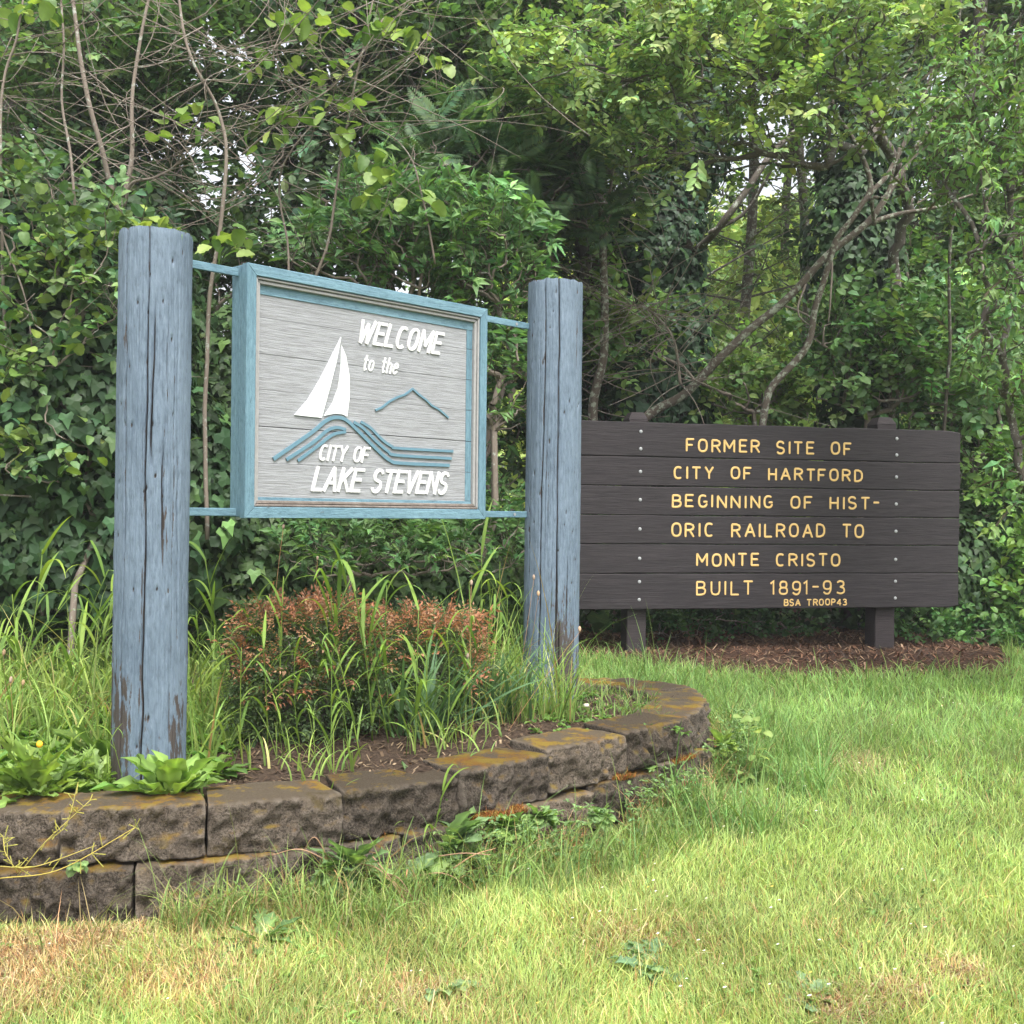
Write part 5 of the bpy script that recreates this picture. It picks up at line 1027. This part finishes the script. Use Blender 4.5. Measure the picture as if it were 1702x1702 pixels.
for (x, y, h) in [(445, 1245, .52), (500, 1250, .42), (560, 1248, .62), (600, 1262, .50), (640, 1245, .55), (480, 1262, .38), (700, 1240, .45), (720, 1232, .36), (400, 1258, .45), (540, 1238, .48), (585, 1235, .58), (760, 1220, .5), (430, 1228, .6), (675, 1255, .3), (525, 1270, .25), (610, 1245, .7), (465, 1235, .7), (650, 1225, .65), (740, 1245, .5), (780, 1205, .65), (580, 1262, .4), (690, 1255, .6), (550, 1270, .45), (515, 1225, .7)]:
    grass_plant('broad-bladed grass plant arching in front of the clipped bronze bushes', bp(x, y), h, 7, gp, R(0, .25))
for i, (x, y, h) in enumerate([(340, 1240, .6), (370, 1215, .5), (350, 1190, .45), (375, 1170, .75), (350, 1165, .55)]): grass_plant('broad-bladed grass plant between the left blue post and the clipped bush', bp(x, y), h, 7, 'grass plants right of the left post', .2)
for (x, y, h) in [(60, 1200, .6), (100, 1190, .75), (130, 1200, .6), (20, 1190, .8), (150, 1180, .5), (90, 1230, .5), (165, 1220, .45), (30, 1240, .5), (75, 1160, .7), (140, 1150, .6), (120, 1215, .35), (10, 1170, .6)]: grass_plant('broad-bladed grass plant arching left of the left blue post', bp(x, y), h, 8, 'grass plants left of the left post', .3)
for (x, y, h) in [(800, 1160, .6), (830, 1150, .7), (850, 1165, .55), (780, 1150, .75), (860, 1140, .5), (810, 1180, .5), (840, 1190, .4)]: grass_plant('broad-bladed grass plant between the clipped bush and the right blue post', bp(x, y), h, 7, 'grass plants left of the right post', .2)
for (x, y, h) in [(230, 1290, .30), (255, 1292, .24), (205, 1286, .22)]: grass_plant('short grass plant at the foot of the left blue post', (bp(x, y)[0], 4.08, bp(x, y)[2]), h, 5, 'short grass plants in front of the left post', .2)
for (x, y, h) in [(530, 1330, .26), (700, 1280, .22), (520, 1290, .20), (710, 1330, .28), (1300, 1240, .3)][:4]:
    X, Y = lawn_pt(x, 1450); grass_plant('grass plant leaning up against the block wall', (X + .0, Y - .02, float(gz(X, Y))), h + .12, 7, 'grass plants leaning on the wall', .15)
# daffodil clumps
for (lb, x, y, nb, h) in [('blue-green daffodil clump with bent blades before the lower bronze bush', 700, 1225, 60, .46), ('blue-green daffodil clump close to the right blue post', 800, 1200, 52, .46)]:
    p = np.array(bp(x, y)); T = thing('daffodil_clump', lb, 'plant', p)
    for i in range(nb): inst('blade', DF[rng.integers(0, 4)], T, (rng.normal(0, .07), rng.normal(0, .05), -.01), R(0, 6.28) if i % 3 else R(-1.9, -1.1), abs(rng.normal(.35, .25)), h * R(.7, 1.25))
head = {}
V, F = tube([(0, 0, 0), (0, 0, .006), (0, 0, .014), (0, 0, .02)], [.0025, .005, .0055, .002], 8); head['brown'] = mk_mesh('seed_head', V, F, M_DRY, np.tile((.36, .27, .20), (len(V), 1)), True); head['yellow'] = mk_mesh('flower', V * [1.6, 1.6, .9], F, M_DRY, np.tile((.85, .50, .05), (len(V), 1)), True)
def stalk(label, p, q, me='brown', r=1.0, tint=0):
    T = thing('dead_stalk', label, 'stalk', p, 'withered flower stalks in the bed'); v = Vector(q) - Vector(p); L = v.length; o = link('stem', DST[rng.integers(0, 3)], T); o.matrix_basis = v.to_track_quat('Z', 'Y').to_matrix().to_4x4() @ Matrix.Diagonal((L * r * .35 / L, L * .25, L, 1))
    c = o.matrix_basis @ Vector((0, [.1, .3, -.2][DST.index(o.data)], 1)); inst(['seed_head', 'flower'][me == 'yellow'], head[me], T, c, 0, .3, 1.3)
def upto(p, x, y, dy=0): return tuple(at(x, y, p[1] + dy))
for lb, x, y, hx, hy in [('pinkish bare stalk standing beside the left post with a brown head', 192, 1120, 148, 945), ('pinkish stalk leaning across the foot of the left post', 248, 1290, 183, 1165), ('bare stalk with fluffy brown head at the left edge', 22, 1250, 23, 1135), ('tall bare stalk at the far left edge', 18, 1245, 2, 1090), ('short bare stalk beside the dandelion flower', 32, 1230, 40, 1140), ('upright stalk rising above the larger bronze bush', 450, 1170, 449, 880), ('stub stalk rising behind the larger bronze bush', 522, 1150, 522, 932), ('withered daffodil stalk before the lower bush', 622, 1240, 632, 1095), ('withered daffodil stalk in the second clump', 790, 1210, 765, 975), ('pale stalk with brown head crossing the right post', 850, 1200, 893, 965), ('pale bent stalk leaning right over the right post', 860, 1205, 900, 992), ('long pale stalk arching across the right post', 845, 1215, 955, 1045), ('withered daffodil stalk between the clumps', 770, 1215, 768, 1095)]:
    p = bp(x, y); stalk(lb, p, upto(p, hx, hy))
# rosettes: broad pale dock, dandelions
def rosette(name, label, cat, p, n, L, wd, tint, el=(.25, 1.2), serr=.0, sh=sh_ob, droop=.35, face=None, wave=.03):
    T = thing(name, label, cat, p); ms = [mk_mesh('leaf', *[(lambda v: (v[0], v[1]))(big_leaf(wd, sh, serr, droop * R(.5, 1.4), .12, wave, 12, tuple(np.array(tint) * R(.8, 1.25)), s, .5))][0], M_LEAF, big_leaf(wd, sh, serr, droop, .12, wave, 12, tuple(np.array(tint) * R(.8, 1.25)), s, .5)[2], True) for s in range(5)]
    for i in range(n):
        az = R(0, 6.28) if face is None else face + R(-1.6, 1.6); M = rotm(az, R(*el), R(-.4, .4)); o = link('leaf', ms[i % 5], T); o.matrix_basis = Matrix.LocRotScale(Vector((.3 * wd * L * math.sin(az) * R(0, 1), .3 * wd * L * math.cos(az) * R(0, 1), 0)), Matrix(M.tolist()).to_quaternion(), Vector([L * R(.65, 1.15)] * 3))
    return T
rosette('dock_plant', 'lush yellow-green dock rosette at the foot of the left blue post', 'plant', (-1.19, 4.03, float(top_z(3.99)) - .03), 30, .185, .42, (.19, .30, .075), (.45, 1.4), .05, droop=.25, wave=.06)
rosette('dandelion', 'large dandelion with toothed leaves on the wall top at the left edge', 'plant', (-1.66, 4.02, float(top_z(4)) - .03), 60, .22, .20, (.19, .29, .075), (.35, 1.45), .5, wave=.05)
rosette('dandelion', 'small dandelion spreading between the left edge and the post', 'plant', (-1.50, 4.2, float(top_z(4)) - .03), 36, .17, .20, (.20, .30, .08), (.2, 1.3), .5, wave=.05)
rosette('dock_plant', 'upright broad weed leaves just left of the left blue post', 'plant', (-1.62, 4.55, float(top_z(4)) - .03), 9, .25, .36, (.17, .27, .07), (.7, 1.3))
rosette('dock_plant', 'flat broad weed between the post and the larger clipped bush', 'plant', (-1.13, 4.40, float(top_z(4)) - .03), 12, .16, .36, (.10, .18, .05), (.1, .8))
T = thing('dandelion_flower', 'single orange-yellow dandelion flower beside the left edge', 'flower', (-1.65, 4.0, top_z(4))); o = link('stem', ST[0], T); o.scale = (.35, .2, .16); inst('flower', head['yellow'], T, (0, .01, .155), 0, .3, 1.3)
def wall_weed(name, label, x, y, n, L, wd, tint, serr=.2, el=(.1, 1.3), dz=.0, dy=-.03):
    X, Y = lawn_pt(x, y); return rosette(name, label, 'plant', (X, Y + dy, float(gz(X, Y)) + dz), n, L, wd, tint, el, serr, face=None if name == 'plantain' else math.pi)
wall_weed('sow_thistle', 'sprawling grey-green weed against the middle of the block wall', 712, 1425, 30, .20, .38, (.15, .24, .105), .2, (.1, 1.35), dz=.17, dy=-.02)
wall_weed('sow_thistle', 'lower jagged weed hanging before the wall, left of the sprawling one', 585, 1490, 26, .15, .36, (.15, .24, .10), .25, (.1, 1.3), dz=.10)
wall_weed('wall_lettuce', 'leafy weed at the foot of the wall right of the sprawling one', 850, 1430, 34, .10, .40, (.16, .26, .09), .15, (.0, 1.4), dz=.12)
wall_weed('wall_lettuce', 'leafy weed climbing the third step of the wall', 1065, 1330, 24, .10, .45, (.17, .28, .08), .1, (.1, 1.4), dz=.14)
wall_weed('plantain', 'small grey-green thistle flat in the near lawn', 1085, 1600, 26, .12, .30, (.15, .25, .13), .4, (.1, .7), dz=-.004)
wall_weed('plantain', 'small pale plantain flat in the near lawn beside a dry patch', 1330, 1650, 22, .10, .32, (.18, .27, .14), .3, (.1, .7), dz=-.004)
def ledge(n, s0, s1, sd, off=.0):
    X, Y, Z = along_wall(n * 3, -.03, .05, s0, s1); qk = fbm(xyz(X, Y), 5, sd) > .12; X, Y = X[qk][:n], Y[qk][:n]; return X, Y, top_z(Y) - .180 + off
def rust(nm, n, f, H_, W_, cols, lb):
    X, Y, Z = f(n); n = len(X); P = np.stack([X, Y, Z], -1); T0 = np.array(cols)[rng.integers(0, len(cols), n)] * np.exp(rng.normal(0, .25, (n, 1))); V, F, T = blades(P, H_ * np.exp(rng.normal(0, .35, n)), np.full(n, W_), R(0, 6.28, n), R(0, .9, n), R(0, .9, n), T0, 2); obj(nm, V, F, M_DRY, tint=T, kind='stuff', label=lb)
rust('ledge_moss', 5200, lambda n: ledge(n, 2.6, 6.6, 71), .022, .0035, [(.20, .075, .025), (.26, .13, .04), (.15, .07, .03), (.22, .17, .05)], 'rusty orange moss and dead stems on the ledge of the lower blocks')
rust('ledge_moss', 1500, lambda n: ledge(n, .4, 2.6, 75), .012, .003, [(.20, .09, .025), (.24, .17, .04), (.22, .17, .09)], 'thin orange moss on the ledge below the nearest blocks')
rust('dry_wall_litter', 2600, lambda n: along_wall(n, .02, .20, 2.9, 6.8), .11, .0025, [(.50, .36, .22), (.42, .24, .14), (.56, .46, .30), (.30, .15, .08)], 'dry tan stems and dead leaves heaped against the middle of the wall')
rust('dry_wall_litter', 1500, lambda n: along_wall(n, .09, .28, .2, 2.4), .085, .0022, [(.55, .42, .22), (.45, .26, .14), (.50, .42, .20)], 'dry straw stalks standing before the nearest blocks')
def on_wall(name, label, s_, zz, n, L, wd, tint, serr, el, off=.10):
    seg = np.linalg.norm(np.diff(WPs, axis=0), axis=1); S = np.concatenate([[0], np.cumsum(seg)]); T = unit(np.gradient(WPs, axis=0)); x, y, tx, ty = [float(np.interp(s_, S, a)) for a in (WPs[:, 0], WPs[:, 1], T[:, 0], T[:, 1])]
    return rosette(name, label, 'plant', (x + ty * off, y - tx * off, zz), n, L, wd, tint, el, serr, face=math.pi - .3)
on_wall('sow_thistle', 'largest grey-green weed, broad leaves against the middle of the wall', 2.95, .22, 26, .17, .42, (.17, .26, .12), .18, (-.2, 1.3))
on_wall('sow_thistle', 'jagged pale weed on the wall left of the largest one', 2.55, .17, 22, .13, .36, (.17, .26, .12), .25, (-.4, 1.2))
on_wall('sow_thistle', 'drooping jagged weed low on the wall between its two neighbours', 2.75, .12, 22, .13, .36, (.16, .25, .11), .25, (-.6, 1.0))
on_wall('wall_lettuce', 'round-leaved weed on the ledge left of the rusty moss', 3.35, .28, 30, .065, .7, (.18, .28, .11), .1, (-.4, 1.3))
on_wall('wall_lettuce', 'small round-leaved weed hanging under the fourth block', 3.7, .22, 34, .06, .7, (.17, .27, .10), .1, (-.6, 1.3))
on_wall('wall_lettuce', 'yellow-green weed climbing the joint near the wall end', 4.75, .34, 30, .08, .6, (.22, .32, .09), .12, (-.5, 1.4), .08)
on_wall('wall_lettuce', 'tiny weed rooted in the joint of the second block', 1.72, .30, 9, .045, .7, (.18, .28, .10), .1, (-.8, .8), .05)
wall_weed('plantain', 'pale broad-leaved weed in the near lawn left of the thistle', 730, 1640, 20, .10, .35, (.19, .28, .14), .2, (.1, .7), dz=-.004)
wall_weed('plantain', 'dull green weed low in the lawn before the jagged wall weeds', 430, 1560, 22, .13, .28, (.13, .22, .08), .3, (.1, .9), dz=-.004)
rosettes('wall_weeds', 700, lambda n: (lambda q: (q[0], q[1], q[2] + R(0, .25, len(q[0])) ** 1.15))(along_wall(n, .06, .24, 2.9, 5.2)), 'tangle of tiny-leaved weeds climbing the middle of the wall', .019, (.19, .29, .11), 7)
fringe('wall_foot_grass', 1100, lambda n: along_wall(n, .12, .42, 2.0, 3.3, 1.2), .17, 'tall grass clump before the jagged wall weeds', tn=(.15, .24, .06), dry=.15, Wd=.004)
# pinkish runners tangled below the weeds
X, Y = lawn_pt(660, 1470); rt = np.array([-.42, 3.98, .08]); T = thing('bramble_runners', 'tangle of pinkish dry runners below the sprawling wall weed', 'runners', rt)
for k in range(24):
    a0 = np.array([R(-.25, .25), R(-.08, .0), R(.04, .2)]); d = np.array([R(-.25, .25), R(-.12, .05), R(-.16, .08)]); pts = [a0, a0 + d * .5 + np.array([0, -.03, R(.0, .07)]), a0 + d]; pts[-1][2] = max(pts[-1][2], .02); q = catmull(pts, 6); V, F = tube(q, np.linspace(.0026, .0014, len(q)), 5); obj('runner', V, F, M_DRY, T, np.tile((.40, .25, .16), (len(V), 1)), True)
# yellow mustard stems leaning over the nearest blocks
rt = np.array([-1.52, 3.62, .12]); T = thing('mustard_weed', 'dry yellow weed stems leaning across the nearest wall blocks', 'plant', rt)
for k, (x0, y0, x1, y1, x2, y2) in enumerate([(0, 1460, 100, 1445, 225, 1375), (30, 1455, 75, 1400, 150, 1330), (0, 1440, 60, 1440, 160, 1405), (75, 1400, 110, 1370, 130, 1300), (30, 1450, 10, 1420, 5, 1390)]):
    q = catmull([at(x0, y0, 3.6), at(x1, y1, 3.58), at(x2, y2, 3.62)], 7) - rt; V, F = tube(q, np.linspace(.0022, .0012, len(q)), 5); obj('stem', V, F, M_DRY, T, np.tile((.38, .33, .10), (len(V), 1)), True); ac = Acc()
    for j in range(14):
        c = q[rng.integers(3, len(q))]; e = c + rng.normal(0, .018, 3) + [0, 0, .01]; V, F = tube([c, e], [.001, .0016], 4); ac.add(V, F, (.38, .36, .09))
    ac.obj('seed_pods', M_DRY, T, kind='stuff')
# sapling with lime leaves right of the wall end
X, Y = lawn_pt(1235, 1310); rt = np.array([X, Y, float(gz(X, Y))]); T = thing('lime_sapling', 'small sapling with a few lime-yellow leaves in the lawn right of the wall', 'plant', rt); tops = [(1245, 1190), (1255, 1250), (1235, 1285), (1262, 1215)]
for k, (x, y) in enumerate(tops):
    e = at(x, y, Y) - rt; q = catmull([(0, 0, 0), e * .5 + [.01, 0, .02], e], 5); V, F = tube(q, np.linspace(.002, .001, len(q)), 4); obj('stem', V, F, M_DRY, T, np.tile((.25, .22, .08), (len(V), 1)))
    for j in range(4): o = link('leaf', LS['hazel'][1 + (j % 2) * 2], T); M = rotm(R(1.5, 4.7), R(-.5, .3), R(-.5, .5)); o.matrix_basis = Matrix.LocRotScale(Vector(e + rng.normal(0, .02, 3)), Matrix(M.tolist()).to_quaternion(), Vector([.045 * R(.8, 1.2)] * 3))
# tuft growing on top of the left post
rt = np.array([-1.345, 4.28, EYE + 1.02]); T = thing('post_top_weed', 'small weed and grass tuft growing on top of the left blue post', 'plant', rt)
for j in range(12): o = link('leaf', LS['hazel'][1], T); M = rotm(R(0, 6.28), R(.3, 1.3), R(-.4, .4)); o.matrix_basis = Matrix.LocRotScale(Vector((R(-.07, .05), R(-.10, .0), .012)), Matrix(M.tolist()).to_quaternion(), Vector([.045 * R(.8, 1.2)] * 3))
for j in range(16): inst('blade', GB[rng.integers(0, 5)], T, (R(-.04, .09), R(-.10, .02), 0), R(-2.6, .6), R(.4, 1.1), R(.06, .12))
# pale pebble
for (x, y, s, lb) in [(975, 1175, .018, 'small pale pebble on the soil near the end of the bed')]:
    p = bp(x, y); th_ = np.linspace(0, np.pi, 7); V, F = tube([(0, 0, s * math.cos(t) * .6) for t in th_[::-1]], [max(.0005, s * math.sin(t)) for t in th_[::-1]], 10); obj('pebble', V + rng.normal(0, s * .05, V.shape), F, simple('pale_stone', (.5, .46, .38)), smooth=True, loc=(p[0], p[1], p[2] + s * .4), label=lb, cat='stone')
# thin haze volume added over the scene, so the far leaves lose their blackness
Vh, Fh = box((0, 170, 7.0), (310, 240, 8.2)); mh = bpy.data.materials.new('haze'); mh.use_nodes = True; nh = mh.node_tree; nh.nodes.clear(); oh = nh.nodes.new('ShaderNodeOutputMaterial'); pv = nh.nodes.new('ShaderNodeVolumePrincipled'); pv.inputs['Color'].default_value = (.93, .97, 1, 1); pv.inputs['Density'].default_value = .0020; pv.inputs['Anisotropy'].default_value = .2
nh.links.new(pv.outputs[0], oh.inputs['Volume']); obj('haze', Vh, Fh, mh, kind='stuff', label='faint added haze that lifts the darks of the wood')
